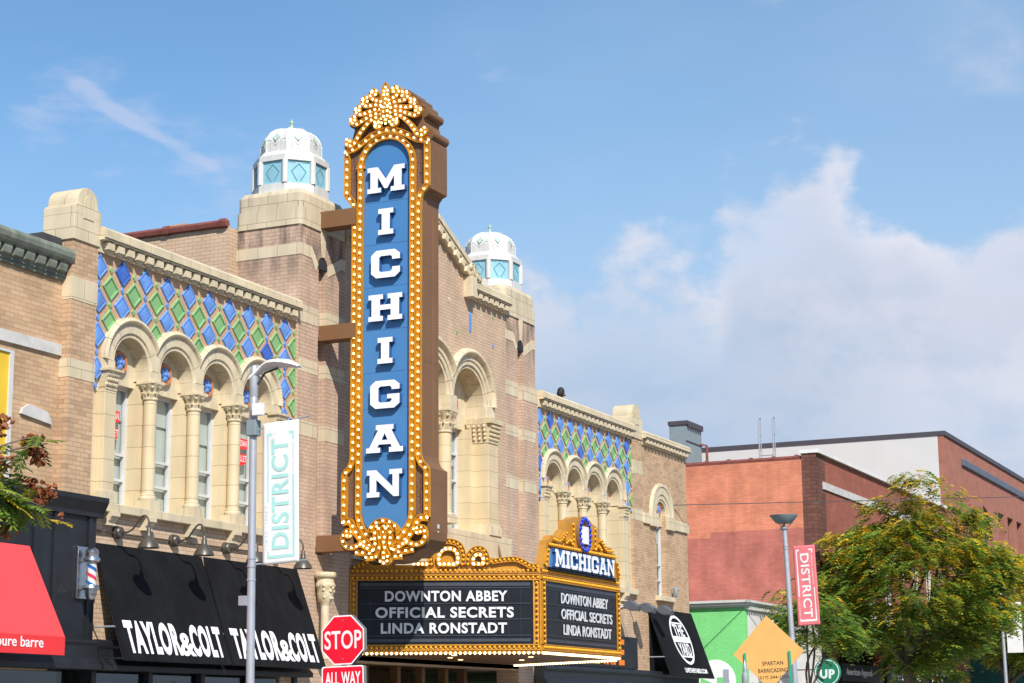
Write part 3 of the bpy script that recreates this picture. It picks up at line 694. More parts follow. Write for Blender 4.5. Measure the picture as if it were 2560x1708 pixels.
# towers
def tower(xa, xb, tc_, mirror=False):
    w = xb-xa; dep = 1.55; ca = xa+w*.40; cb = xa+w*.575          # groove
    mb = MB(); zt = 11.82
    prof = [(xa, 0), (ca, 0), (ca, .15), (cb, .15), (cb, 0), (xb, 0), (xb, dep), (xa, dep)]
    # groove stops at z=11.12
    mb.prism([(p[0], p[1]) for p in prof], ((0, 0, 0), (1, 0, 0), (0, 1, 0), (0, 0, 1)), 3.0, 11.10)
    mb.box(xa, xb, 0, dep, 11.10, zt)
    t = mb.build('tower', 'tower_brick', TH)
    # bands on both piers and round the sides
    bx = []
    for z0, z1 in ((9.78, 10.15), (8.75, 9.02), (7.44, 7.75)):
        bx += [(xa-.008, ca+.001, -.008, .4 if z0 < 9.7 else dep, z0, z1), (cb-.001, xb+.008, -.008, .4, z0, z1)]
    bx += [(xa-.008, xa+.42, -.008, dep+.01, 11.18, 11.42), (xb-.18, xb+.008, -.008, dep+.01, 11.18, 11.42)]
    parts('band', 'stone_cap', t, bx)
    # splayed stones, keystone and the spout hole
    mb = MB(); xm = (ca+cb)/2; hr = (cb-ca)/2+.03
    F = front(0)
    MB().prism([(xa+.42, 11.18), (xm-hr-.10, 10.94), (xm-hr, 11.10), (xa+.42, 11.42)], F, -.02, .014).build('splayed_stone', 'stone_plain', t)
    MB().prism([(xb-.18, 11.42), (xm+hr, 11.12), (xm+hr+.02, 10.90), (xb-.18, 11.18)], F, -.02, .014).build('splayed_stone', 'stone_plain', t)
    mb.prism([(xm-.035, 11.28), (xm+.035, 11.28), (xm+.11, zt), (xm-.11, zt)], F, -.02, .03)
    mb.build('keystone', 'stone_plain', t)
    mb = MB(); mb.prism([(xm-hr, 11.02), (xm+hr, 11.02)]+arc(xm, 11.10, hr, 0, PI, 10), F, -.03, .004); mb.build('spout_hole', 'interior_dark', t)
    # rounded stone cap in two courses
    def rrect(a, b_, c, d, r):
        o = []
        for cx, cy, s in ((b_-r, d-r, 0), (a+r, d-r, 1), (a+r, c+r, 2), (b_-r, c+r, 3)): o += arc(cx, cy, r, s*PI/2, (s+1)*PI/2, 6)
        return o
    mb = MB(); FR = ((0, 0, 0), (1, 0, 0), (0, 1, 0), (0, 0, 1))
    mb.prism(rrect(xa-.03, xb+.03, -.03, dep+.03, .12), FR, zt, 12.19)
    mb.prism(rrect(xa-.015, xb+.015, -.015, dep+.015, .16), FR, 12.19, 12.50)
    mb.prism(rrect(xa-.015, xb+.015, -.015, dep+.015, .16), FR, 12.50, 12.60, scale=.94)
    mb.build('tower_cap', 'stone_cap', t, smooth=True, angle=30)
    # lantern
    cx, cy = tc_
    RL = .815; oct_ = [(cx+RL*math.cos(PI/8+PI/4*k), cy+RL*math.sin(PI/8+PI/4*k)) for k in range(8)]
    mb = MB(); mb.prism(oct_, FR, 12.55, 12.80); mb.prism([(cx+(p[0]-cx)*.86, cy+(p[1]-cy)*.86) for p in oct_], FR, 12.80, 13.30)
    for p in oct_: mb.lathe((p[0]*.955+cx*.045, p[1]*.955+cy*.045, 12.80), [(.065, 0), (.065, .5)], 8)
    mb.prism(oct_, FR, 13.30, 13.42); mb.prism([(cx+(p[0]-cx)*.97, cy+(p[1]-cy)*.97) for p in oct_], FR, 13.42, 13.54, scale=.86)
    la = mb.build('lantern', 'white_paint', TH)
    mb = MB()
    for k in range(8):
        m2 = MB(); a = PI/4*k; n = Vector((math.cos(a), math.sin(a), 0)); s = Vector((-n.y, n.x, 0)); ap = RL*math.cos(PI/8)*.93
        O = Vector((cx, cy, 0))+n*ap; hw = .262
        mb.obox(O-s*hw+Vector((0, 0, 12.80)), s*2*hw, n*.012, (0, 0, .50))
        O2 = O+n*.0125
        for dz, hh in ((13.06, .15),):
            for (ax, az), (bx, bz) in (((-.5, 0), (0, .17)), ((0, .17), (.5, 0)), ((-.5, 0), (-.12, -.2)), ((.5, 0), (.12, -.2))):
                p, q = O2+s*ax*hw*1.2+Vector((0, 0, dz+az)), O2+s*bx*hw*1.2+Vector((0, 0, dz+bz)); m2.tube([p, q], .013, 4)
        m2.obox(O2-s*hw*.9+Vector((0, 0, 13.255)), s*.6*hw, n*.01, (0, 0, .014)); m2.obox(O2+s*hw*.3+Vector((0, 0, 13.255)), s*.6*hw, n*.01, (0, 0, .014)); m2.build('tracery', 'lantern_line', la)
        mb.build('lantern_panel', 'lantern_blue', la); mb = MB()
    # dome: eight flat gores
    mb = MB(); prof = [(.665, 13.50), (.665, 13.525), (.65, 13.535), (.655, 13.74), (.64, 13.81), (.605, 13.91), (.53, 14.01), (.415, 14.09), (.265, 14.15), (.095, 14.18), (.03, 14.185)]
    mb.lathe((cx, cy, 0), prof, 8, a0=PI/8, a1=2*PI+PI/8-1e-9*0)
    for k in range(8):
        a = PI/8+PI/4*k; mb.tube([(cx+r*math.cos(a), cy+r*math.sin(a), z) for r, z in prof[2:-1]], .012, 5)
    d = mb.build('dome', 'white_paint', TH)
    mb = MB(); m2 = MB()
    for k in range(8):
        a = PI/4*k; n = Vector((math.cos(a), math.sin(a), 0)); s = Vector((-n.y, n.x, 0)); cc_ = math.cos(PI/8)
        up = Vector((0, 0, 1)); tilt = (up*.93-n*.42).normalized(); O = Vector((cx, cy, 13.86))+n*(.632*cc_); nn = (n*.93+up*.42)
        MB().prism([(.088, 0), (0, .11), (-.088, 0), (0, -.11)], (O, s, tilt, nn), -.02, .012).build('dome_diamond', 'pale_green', d)
        O3 = Vector((cx, cy, 0))+n*(.658*cc_)
        for pth in ([(-.25, 13.81), (-.16, 13.81), (0, 13.68), (.16, 13.81), (.25, 13.81)],):
            m2.tube([O3+s*x*.98+up*z-n*(0 if z < 13.75 else .016) for x, z in pth], .010, 4)
        for x in (-.13, .13): m2.tube([O3+s*x+up*13.56, O3+s*x+up*13.75], .006, 4)
    m2.build('dome_moulding', 'grey_stone', d)
    mb = MB(); mb.lathe((cx, cy, 14.17), [(.08, 0), (.045, .03), (.035, .08), (.022, .13), (.04, .155), (.048, .175), (.04, .195), (.012, .21), (.006, .25)], 10); mb.build('finial', 'verdigris', d, smooth=True, angle=50)
tower(32.82, 34.63, (33.69, .80)); tower(42.68, 44.46, (43.48, .80))

# central bay between the towers
cx0, cx1 = 34.63, 42.68; xm = (cx0+cx1)/2
AC = [xm-2.0, xm, xm+2.0]; AR, AO, AZ = .80, 1.27, 9.28
AC = [38.65-2.0, 38.65, 40.64]
mb = MB()
def h2(x):
    best = 8.95
    for c in AC:
        d = abs(x-c)
        if d < 1.24: best = max(best, AZ+math.sqrt(1.24**2-d*d))
    return best
def gab(x):
    d = abs(x-38.64); return 12.05 if d > 1.83 else 12.24+(1.83-d)*.46
m = 140
for i in range(m):
    xa = cx0+(cx1-cx0)*i/m; xb = cx0+(cx1-cx0)*(i+1)/m
    mb.add([(xa, .0, h2(xa)), (xb, .0, h2(xb)), (xb, .0, gab(xb)), (xa, .0, gab(xa))], [(0, 1, 2, 3)])
mb.box(cx0, AC[0]-1.27, 0, .6, 5, 8.95); mb.box(AC[2]+1.27, cx1, 0, .6, 5, 8.95); mb.box(cx0, cx1, 0, .6, 3.0, 5.0)
mb.build('center_wall', 'tan_brick', TH)
mb = MB(); mb.box(32.5, 44.8, 1.54, 32, 5, 11.86); mb.prism([(cx0, 11.8), (cx1, 11.8), (cx1, 12), (40.5, 12), (38.64, 12.8), (36.8, 12), (cx0, 12)], front(.12), -1.4, 0); mb.build('hall_wall', 'tan_brick', TH)
mb = MB(); mb.tube([(32.47, 1.56+1.0*i, 11.93) for i in range(31)], .085, 6)
for i in range(16): mb.tube([(32.47, 1.6+i*1.4, 11.935), (32.47, 1.75+i*1.4, 11.935)], .105, 6)
mb.build('coping_tiles', 'red_coping', TH)
mb = MB(); mb.box(33.0, 33.7, 2.95, 3.5, 11.8, 12.22); mb.build('chimney', 'neighbour_brick', TH)
# pediment coping with dentils: flat shoulders and a raking gable
for s in (-1, 1):
    xa, xb = (40.45, 42.68) if s > 0 else (34.63, 36.83)
    dentils(xa, xb, 11.78, 11.98, 12.24, TH, y=-.02, pitch=.30, name='shoulder_cornice')
    mb = MB(); xs_ = 40.45 if s > 0 else 36.83
    mb.box(xs_-.13, xs_+.13, -.24, .12, 11.77, 12.28); mb.build('shoulder_stone', 'stone_plain', TH, bevel=.01)
    ang = math.atan(.46); O = Vector((xs_, 0, 12.26)); d = Vector((-s*math.cos(ang), 0, math.sin(ang))); nn = Vector((s*math.sin(ang), 0, math.cos(ang))); ln = 2.05
    mb = MB(); mb.obox(O+Vector((0, -.10, 0)), d*ln, (0, .23, 0), nn*.34)
    mb.obox(O+Vector((0, -.18, 0))+nn*.22, d*ln, (0, .08, 0), nn*.12)
    mb.obox(O+Vector((0, -.15, 0))+nn*.165, d*ln, (0, .05, 0), nn*.03)
    for k in range(6): mb.obox(O+Vector((0, -.17, 0))+d*(.12+k*.32)-nn*.02, d*.18, (0, .07, 0), nn*.16)
    mb.build('raking_cornice', 'stone_plain', TH)
    mb = MB()
    for k, (dx, dz, rr0) in enumerate(((.08, .10, .17), (.26, .02, .13), (.40, -.02, .08), (-.06, .20, .10))): mb.lathe((xs_+s*dx, -.02, 12.30+dz), [(.001, -.2), (rr0*.5, -.21), (rr0*.6, -.17), (rr0*.85, -.2), (rr0, -.15), (rr0, .1), (.001, .1)], 18, axis='y')
    mb.build('scroll', 'stone_carved', TH, smooth=True, angle=45)
# great arches
prof = [(AR, -.55), (AR, -.02), (.87, -.02), (.88, .02), (.98, .02), (.99, .05), (1.10, .05), (1.11, .09), (1.15, .14), (1.20, .15), (1.25, .11), (1.27, .05), (1.28, -.04)]
for i, c in enumerate(AC):
    mb = MB(); archring(mb, c, AZ, prof, 1.0 if i else 9, 1.0 if i < 2 else 9, n=64, joints=9)
    for j in range(57):
        t = PI*j/56; ct = math.cos(t); lim = (1.0 if (ct >= 0 and i < 2) or (ct < 0 and i) else 9)
        if 1.19*abs(ct) > lim-.01: continue
        mb.sph((c+1.182*ct, -.143, AZ+1.182*math.sin(t)), .022, 5, 4)
    mb.build('great_arch', 'stone_plain', TH, smooth=True, angle=28)
    mb = MB(); mb.prism([(c-AR, 8.70), (c+AR, 8.70)]+arc(c, AZ, AR, 0, PI, 28), front(.50), -.2, 0); mb.build('tympanum', 'stone_plain', TH)
    roundel(c, .49, 9.25, TH, .26)
    parts('jamb', 'stone_course', TH, [(c-AR, c-AR+.22, .32, .75, 6.15, 8.70), (c+AR-.22, c+AR, .32, .75, 6.15, 8.70)])
    window(c-AR+.22, c+AR-.22, .66, 6.15, 8.70, (8.1, 7.45, 6.65), TH)
    mb = MB(); mb.box(c-AR, c+AR, .9, 1.5, 5.8, 8.9); mb.build('room', 'interior_dark', TH)
for i in (0, 1): column((AC[i]+AC[i+1])/2, .18, 6.45, 8.38, 8.88, .165, .25, TH)
parts('impost', 'stone_plain', TH, [(AC[0]+AR, AC[1]-AR, -.06, .5, 8.941, AZ), (AC[1]+AR, AC[2]-AR, -.06, .5, 8.941, AZ), (AC[0]-AO, AC[0]-AR, -.06, .5, 8.98, AZ), (AC[2]+AR, AC[2]+AO, -.06, .5, 8.98, AZ)], bevel=.008)
for xa, xb in ((AC[0]-1.34, AC[0]-AR), (AC[2]+AR, AC[2]+1.34)):
    mb = MB(); mb.box(xa, xb, -.10, .72, 6.42, 8.38); p = mb.build('pilaster', 'stone_course', TH, bevel=.012)
    mb = MB(); mb.box(xa-.06, xb+.06, -.17, .72, 6.14, 6.36); mb.box(xa-.03, xb+.03, -.135, .72, 6.36, 6.42); mb.build('base', 'stone_plain', p, bevel=.01)
    mb = MB(); w = xb-xa; mb.box(xa-.015, xb+.015, -.12, .6, 8.38, 8.43)
    mb.prism([(-.10, 8.43), (-.12, 8.62), (-.2, 8.85), (.6, 8.85), (.6, 8.43)], ((xa-.01, 0, 0), (0, 1, 0), (0, 0, 1), (1, 0, 0)), 0, w+.02)
    mb.prism([(xa-.01, 8.43), (xa-.03, 8.62), (xa-.1, 8.85), (xa+.1, 8.85), (xa+.1, 8.43)], front(-.09), -.55, 0)
    for k in range(6):
        for j in range(4):
            sx = xa+w*(k+.5)/6; mb.lathe((sx, -.12-.02*j, 8.48+.1*j), [(.001, -.035), (.02, -.03), (.024, -.012), (.04, -.02), (.047, 0)], 8, axis='y')
    for k in range(4):
        for j in range(4): mb.sph((xa-.03-.015*j, -.02+.14*k, 8.48+.1*j), .045, 6, 5)
    mb.box(xa-.09, xb+.07, -.23, .62, 8.85, 8.98); mb.build('capital', 'stone_carved', p)
mb = MB(); mb.box(cx0+.35, cx1-.02, -.14, .72, 5.62, 6.14); mb.box(cx0+.3, cx1-.001, -.2, .62, 5.5, 5.62); mb.box(cx0+.35, cx1-.03, -.08, .62, 5.1, 5.5); mb.build('apron', 'stone', TH, bevel=.01)
# small glazed tiles let into the brick
MB().prism([(40.60, 11.02), (40.66, 10.96), (40.72, 11.02), (40.72, 11.40), (40.66, 11.47), (40.60, 11.40)], front(0), -.01, .02).build('accent_tile', 'tile_blue', TH)
for x, z, k in ((41.95, 11.58, 1), (39.95, 10.85, 1), (41.93, 10.85, 0), (36.6, 11.2, 0), (39.55, 11.55, 2), (37.7, 11.3, 1)):
    MB().prism([(x-.05, z), (x, z-.07), (x+.05, z), (x, z+.07)], front(0), -.01, .014).build('accent_tile', ['tile_blue', 'tile_green', 'stone_plain'][k], TH)
# lower storey: lobby recess, shop fronts
parts('ground_wall', 'tan_brick', TH, [(32.3, 35.0, 0.005, .6, 0, 5.09), (43.3, 44.29, .005, .6, 0, 5.3), (44.3, 55.72, .006, .6, 3.1, 5.3), (55.2, 55.72, .006, .6, 0, 3.09)])
mb = MB(); mb.box(35.0, 43.3, 3.0, 3.2, 0, 3.2); mb.box(35.0, 43.3, 0, 3.2, 3.02, 3.12); mb.box(35.0, 35.1, .01, 3, 0, 3.1); mb.build('lobby', 'warm_wood', TH)
parts('lobby_post', 'brown_metal', TH, [(x, x+.16, 1.0, 1.2, 0, 3.0) for x in (36.2, 37.4, 38.9, 40.1, 41.3, 42.3)])
parts('lobby_transom', 'gold_plain', TH, [(35.1, 43.3, 1.03, 1.17, 2.45, 2.58)])
mb = MB(); mb.box(35.1, 43.3, 1.1, 1.12, 0, 2.45); mb.build('lobby_glass', 'glass_dark', TH)
# slender engaged column with carved capital beside the marquee
mb = MB(); x, y = 33.62, -.20; k_ = .57
mb.lathe((x, y, 3.0), [(.085, 0), (.085, 1.12)], 16); mb.build('corbel_shaft', 'stone_plain', TH, smooth=True)
mb = MB(); mb.lathe((x, y, 0), [(.085, 4.05), (.17*k_, 4.10), (.25*k_, 4.16), (.29*k_, 4.28), (.29*k_, 4.40), (.34*k_, 4.44), (.34*k_, 4.50), (.31*k_, 4.52), (.31*k_, 4.60)], 24)
for s in (-1, 1):
    for ang in (-.35, .35, 1.2): mb.sph((x+s*.30*k_*math.cos(ang), y-.30*k_*math.sin(ang), 4.45), .055*k_*1.2, 8, 6)
    mb.sph((x+s*.10*k_, y-.27*k_, 4.34), .04, 8, 6); mb.sph((x+s*.06*k_, y-.25*k_, 4.20), .036, 8, 6)
mb.sph((x-.27*k_, y-.05, 4.36), .036, 8, 6); mb.sph((x-.24*k_, y-.1*k_, 4.22), .034, 8, 6)
mb.sph((x, y-.29*k_, 4.40), .04, 8, 6); mb.lathe((x, y, 4.60), [(.31*k_, 0), (.37*k_, .015), (.39*k_, .05), (.38*k_, .10), (.35*k_, .12)], 28)
mb.build('corbel_capital', 'stone_carved', TH, smooth=True, angle=50)

# ------------------------------------------------------------------ vertical sign
SX, SY = 33.65, -1.565                     # face plane, centre line
VS = thing('vertical_sign', 'tall brown and gold blade sign with MICHIGAN in white slab letters on blue', 'theater sign', (SX, SY, 4.8))
SF = ((SX, SY, 0), (0, -1, 0), (0, 0, 1), (-1, 0, 0))
def sym(h): return [(w, z) for w, z in h]+[(-w, z) for w, z in h[::-1] if w > 0]
def prism_split(mb, pts, fr, a, b): mb.prism(pts, fr, a, b)
half = [(0, 4.88), (.30, 4.90), (.42, 4.98), (.58, 4.97), (.70, 5.06), (.84, 5.10), (.98, 5.28), (1.0, 5.45), (1.0, 6.70), (.93, 6.74), (.86, 6.80), (.82, 6.88), (.80, 6.98),
        (.80, 12.20), (.82, 12.32), (.90, 12.42), (1.0, 12.46), (1.0, 13.47), (.96, 13.60), (.90, 13.68), (.86, 13.78), (.81, 13.95), (.84, 14.04), (.80, 14.18), (.71, 14.22), (.68, 14.34), (.58, 14.40), (.54, 14.50), (.42, 14.55), (.36, 14.64), (.22, 14.66), (.12, 14.70), (0, 14.74)]
mb = MB(); mb.prism(sym(half), SF, -.74, -.035); mb.build('cabinet', 'brown_metal', VS)
for s in (-1, 1):      # ridges of the crest along the side of the cabinet
    for w, z, r in ((.98, 13.62, .11), (.86, 14.10, .10), (.74, 14.27, .085), (.61, 14.44, .08), (.45, 14.58, .075)):
        MB().lathe((SX+.03, SY-s*w*.97, z), [(r, 0), (r, .70), (r*.7, .715)], 12, axis='x').build('crest_ridge', 'brown_metal', VS, smooth=True)
mb = MB(); mb.prism([(w*.985, z) for w, z in sym([(.80, 5.6), (.985, 5.66), (.985, 6.62), (.80, 6.9), (.80, 12.28), (.985, 12.5), (.985, 13.46), (.78, 13.62), (0, 13.80)])], SF, -.035, -.012); mb.build('face_plate', 'brown_face', VS)
mb = MB(); pn = [(-.55, 5.9), (-.55, 13.06)]; pts = arc(0, 13.06, .55, 0, PI, 28)+arc(0, 5.92, .55, PI, 2*PI, 28)
mb.prism(pts, SF, -.012, -.006); mb.build('panel', 'sign_blue', VS)
mb = MB()
for z in (7.0, 7.98, 8.72, 9.6, 10.5, 11.4, 12.3): mb.obox((SX+.0055, SY+.54, z), (0, -1.08, 0), (0, 0, .006), (-.002, 0, 0))
mb.build('panel_seam', 'letter_side', VS)
# letters
GL = {
 'M': [(0,0),(.37,0),(.37,.18),(.28,.18),(.28,.60),(.46,.14),(.54,.14),(.72,.60),(.72,.18),(.63,.18),(.63,0),(1,0),(1,.18),(.92,.18),(.92,.82),(1,.82),(1,1),(.72,1),(.5,.50),(.28,1),(0,1),(0,.82),(.08,.82),(.08,.18),(0,.18)],
 'I': [(0,0),(1,0),(1,.19),(.77,.19),(.77,.81),(1,.81),(1,1),(0,1),(0,.81),(.23,.81),(.23,.19),(0,.19)],
 'C': [(.18,0),(.82,0),(1,.16),(1,.37),(.73,.37),(.73,.27),(.67,.21),(.34,.21),(.28,.27),(.28,.73),(.34,.79),(.67,.79),(.73,.73),(.73,.64),(1,.64),(1,.84),(.82,1),(.18,1),(0,.83),(0,.17)],
 'G': [(.18,0),(.82,0),(1,.16),(1,.50),(.58,.50),(.58,.34),(.73,.34),(.73,.27),(.67,.21),(.34,.21),(.28,.27),(.28,.73),(.34,.79),(.67,.79),(.73,.73),(.73,.66),(1,.66),(1,.84),(.82,1),(.18,1),(0,.83),(0,.17)],
 'H': [(0,0),(.43,0),(.43,.18),(.34,.18),(.34,.41),(.66,.41),(.66,.18),(.57,.18),(.57,0),(1,0),(1,.18),(.91,.18),(.91,.82),(1,.82),(1,1),(.57,1),(.57,.82),(.66,.82),(.66,.60),(.34,.60),(.34,.82),(.43,.82),(.43,1),(0,1),(0,.82),(.09,.82),(.09,.18),(0,.18)],
 'A': [(0,0),(.38,0),(.38,.18),(.30,.18),(.34,.29),(.4999,.29),(.4999,.45),(.42,.45),(.5,.70),(.58,.45),(.5001,.45),(.5001,.29),(.66,.29),(.70,.18),(.62,.18),(.62,0),(1,0),(1,.18),(.92,.18),(.68,.82),(.74,.82),(.74,1),(.26,1),(.26,.82),(.32,.82),(.08,.18),(0,.18)],
 'N': [(0,0),(.36,0),(.36,.18),(.27,.18),(.27,.64),(.76,0),(.91,0),(.91,.82),(1,.82),(1,1),(.64,1),(.64,.82),(.73,.82),(.73,.36),(.27,1),(0,1),(0,.82),(.08,.82),(.08,.18),(0,.18)]}
def tri_prism(mb, pts, fr, a, b, mi=0, side=None):
    """prism whose caps are triangulated (outline may be concave)"""
    from mathutils.geometry import tessellate_polygon
    O, ux, uy, n = map(Vector, fr); k = len(pts)
    tr = tessellate_polygon([[Vector((p[0], p[1], 0)) for p in pts]])
    vs = [O+ux*p[0]+uy*p[1]+n*a for p in pts]+[O+ux*p[0]+uy*p[1]+n*b for p in pts]; bs = len(mb.v)
    mb.v += [tuple(v) for v in vs]
    for t in tr:
        mb.f.append((bs+t[0], bs+t[1], bs+t[2])); mb.m.append(mi if side is None else side); mb.f.append((bs+k+t[0], bs+k+t[1], bs+k+t[2])); mb.m.append(mi)
    for i in range(k):
        j = (i+1) % k; mb.f.append((bs+i, bs+j, bs+k+j, bs+k+i)); mb.m.append(mi if side is None else side)
def orient(mb): return mb
for ch, hw, z0, z1 in (('M', .435, 12.475, 13.025), ('I', .175, 11.57, 12.12), ('C', .335, 10.66, 11.24), ('H', .39, 9.765, 10.315), ('I', .172, 8.875, 9.41), ('G', .337, 7.955, 8.525), ('A', .42, 7.06, 7.62), ('N', .40, 6.165, 6.71)):
    mb = MB(); fr = ((SX, SY, 0), (0, -1, 0), (0, 0, 1), (-1, 0, 0)); dx = .02
    tri_prism(mb, [(dx-hw+2*hw*p[0], z0+(z1-z0)*p[1]) for p in GL[ch]], fr, -.006, .115, 0, 1)
    mb.build('letter', ['letter_white', 'letter_side'], VS)
BUL = []                                   # bulb centres on the face (across, up, out)
def trough(mb, pts, w, step, lift=0., closed=False, fr=SF, store=None, skip=0, r=None, out=.045):
    O, ux, uy, n = fr; fr2 = (Vector(O)+Vector(n)*lift, ux, uy, n); mb.strip(pts, w, fr2, closed=closed)
    if step:
        q = resample(pts, step, closed)
        for p in q[skip:]: (BUL if store is None else store).append((p[0], p[1], lift+out))
# outer rim in two sides + inner rim
mb = MB()
for s in (-1, 1):
    side = [(.94, 5.72), (.94, 6.66), (.90, 6.72), (.82, 6.79), (.765, 6.90), (.745, 7.02), (.745, 12.16), (.765, 12.29), (.82, 12.40), (.90, 12.47), (.94, 12.53), (.94, 13.42)]
    trough(mb, [(s*a, z) for a, z in side], .125, .168, .012)
    trough(mb, [(s*a, z) for a, z in catmull([(.98, 13.47), (.72, 13.52), (.36, 13.72), (.12, 13.80), (0, 13.815)], 6)], .13, .17, .022 if s > 0 else .026)
    trough(mb, [(s*a, z) for a, z in catmull([(.96, 5.70), (.78, 5.70), (.68, 5.53), (.54, 5.36), (.36, 5.22), (.22, 5.15)], 6)], .14, .15, .022 if s > 0 else .026)
mb.build('outer_rim', 'gold', VS)
mb = MB()
inner = [(-.30, 5.34), (-.46, 5.47), (-.565, 5.63), (-.61, 5.80)]+[(-.615, 5.95), (-.615, 13.06)]+arc(0, 13.06, .615, PI, 0, 24)+[(.615, 5.95), (.61, 5.80), (.565, 5.63), (.46, 5.47), (.30, 5.34)]
trough(mb, inner, .125, .168, .016); mb.build('inner_rim', 'gold', VS)
# crest: fronds with curled ends, traced then mirrored
def t6(x, y): return (-(-.41634-.00121085*x-SY-.0000063*y), 15.0919-.00017556*x-.0011119*y)
def b5(x, y): return (-(-.60728-.00126865*x-SY-.0000052*y), 6.39969-.0000638*x-.00111819*y)
fronds = [[(905, 700), (885, 560), (870, 460), (780, 440), (710, 415), (668, 350), (690, 285)],
          [(905, 560), (850, 532), (765, 525), (660, 540), (568, 548), (508, 505), (510, 435)],
          [(900, 620), (840, 610), (740, 615), (643, 655), (545, 695), (450, 715), (378, 680), (365, 625)],
          [(900, 700), (855, 695), (755, 695), (655, 725), (567, 785), (470, 850), (380, 900), (300, 885), (262, 830)],
          [(850, 765), (750, 765), (660, 815), (578, 895), (505, 985), (443, 1070), (387, 1170), (330, 1270), (245, 1320), (175, 1290)],
          [(905, 740), (850, 780), (800, 850), (740, 900)]]
curls = [((742, 292), .095), ((562, 420), .085), ((418, 612), .09), ((312, 820), .10), ((210, 1255), .09), ((785, 895), .115)]
extra = [[(705, 262), (785, 258), (770, 330)], [(518, 408), (600, 382), (607, 460)], [(375, 600), (452, 563), (438, 632)], [(265, 808), (343, 755), (347, 820)], [(185, 1200), (247, 1230)], [(725, 855), (738, 937), (820, 940), (868, 870), (795, 855)]]
mb = MB()
for s in (-1, 1):
    for k, fr_ in enumerate(fronds):
        lf = .04+.012*(5-k)+(.006 if s > 0 else 0); ps = [t6(*p) for p in fr_]
        ps = [(abs(p[0])*s, p[1]) for p in ps]
        mb.strip(catmull(ps, 4), .105, (Vector(SF[0])+Vector(SF[3])*lf, *SF[1:]))
        (cx_, cy_), rc = curls[k]; c = t6(cx_, cy_)
        O = Vector((SX-lf-.03, SY-abs(c[0])*s, c[1]))
        mb.lathe(O, [(rc*.96, .05), (rc, .0), (rc, -.033), (rc*.86, -.033), (rc*.80, -.006), (.002, -.004)], 18, axis='x')
        for p in fr_[1:]+extra[k]:
            q = t6(*p); BUL.append((abs(q[0])*s, q[1], lf+.065 if p in extra[k] else lf+.05))
leafp = [(0, 13.93), (.10, 14.1), (.085, 14.35), (.10, 14.55), (.085, 14.70), (0, 14.84), (-.085, 14.70), (-.10, 14.55), (-.085, 14.35), (-.10, 14.1)]
mb.prism(leafp, (Vector(SF[0])+Vector(SF[3])*.02, *SF[1:]), 0, .105)
mb.strip(leafp, .02, (Vector(SF[0])+Vector(SF[3])*.10, *SF[1:]), prof=[(-.01, 0), (-.01, .035), (.01, .035), (.01, 0)], closed=True)
for p in [(958, 180), (925, 255), (998, 240), (920, 325), (990, 320), (958, 408), (958, 495), (918, 575), (998, 560), (918, 655), (992, 640), (918, 750), (992, 735), (958, 812), (955, 890)]:
    q = t6(*p); BUL.append((q[0], q[1], .135))
mb.build('crest', 'gold', VS)
# foot ornament
mb = MB(); bl = []
def foot(pts, w, lf, s, bulbs=None):
    ps = [b5(*p) for p in pts]; ps = [(abs(p[0])*s, p[1]) for p in ps] if s else ps
    mb.strip(catmull(ps, 4), w, (Vector(SF[0])+Vector(SF[3])*lf, *SF[1:]))
    for p in (bulbs if bulbs is not None else pts):
        q = b5(*p); BUL.append(((abs(q[0])*s if s else q[0]), q[1], lf+.05))
mb.prism([b5(*p) for p in [(470, 780), (600, 620), (768, 560), (930, 620), (1040, 760), (960, 1000), (980, 1180), (860, 1330), (768, 1400), (680, 1330), (540, 1190), (560, 1000)]], SF, -.02, .03)
for s in (-1, 1):
    e = .004 if s > 0 else 0
    foot([(165, 785), (80, 778), (28, 857), (18, 962), (73, 1052), (170, 1078), (260, 1053), (340, 1000)], .105, .05+e, s)
    c = b5(120, 830); mb.lathe((SX-.095-e, SY-abs(c[0])*s, c[1]), [(.095, .05), (.10, 0), (.10, -.033), (.085, -.033), (.08, -.006), (.002, -.004)], 18, axis='x')
    for p in ((165, 872), (97, 865)): q = b5(*p); BUL.append((abs(q[0])*s, q[1], .12))
    foot([(560, 1130), (468, 1085), (400, 1045), (340, 1020)], .11, .075+e, s)
    foot([(560, 1190), (490, 1175), (365, 1165), (235, 1150)], .135, .035+e, s, [(490, 1175), (365, 1165), (252, 1160)])
    foot([(580, 1235), (537, 1248), (430, 1255)], .135, .058+e, s, [(537, 1248), (437, 1248)])
    foot([(648, 700), (615, 815), (612, 915), (620, 1010), (590, 1112)], .085, .095+e, s)
    foot([(730, 660), (687, 738), (690, 820), (703, 897), (715, 985), (700, 1080), (655, 1200), (640, 1250)], .085, .115+e, s, [(687, 738), (705, 897), (700, 1080), (648, 1242)])
mb.strip(arc(0, 5.40, .285, PI*.93, PI*.07, 20), .11, (Vector(SF[0])+Vector(SF[3])*.125, *SF[1:]))
for p in [(560, 718), (648, 635), (768, 595), (887, 617), (977, 690)]: q = b5(*p); BUL.append((q[0], q[1], .175))
mb.strip([b5(768, 640), b5(768, 830), b5(768, 1010), b5(768, 1240), b5(768, 1380)], .10, (Vector(SF[0])+Vector(SF[3])*.085, *SF[1:]))
for p in [(768, 693), (768, 798), (768, 977), (768, 1160), (768, 1252), (705, 1315), (830, 1310), (768, 1348)]: q = b5(*p); BUL.append((q[0], q[1], .135))
mb.build('foot_ornament', 'gold', VS)
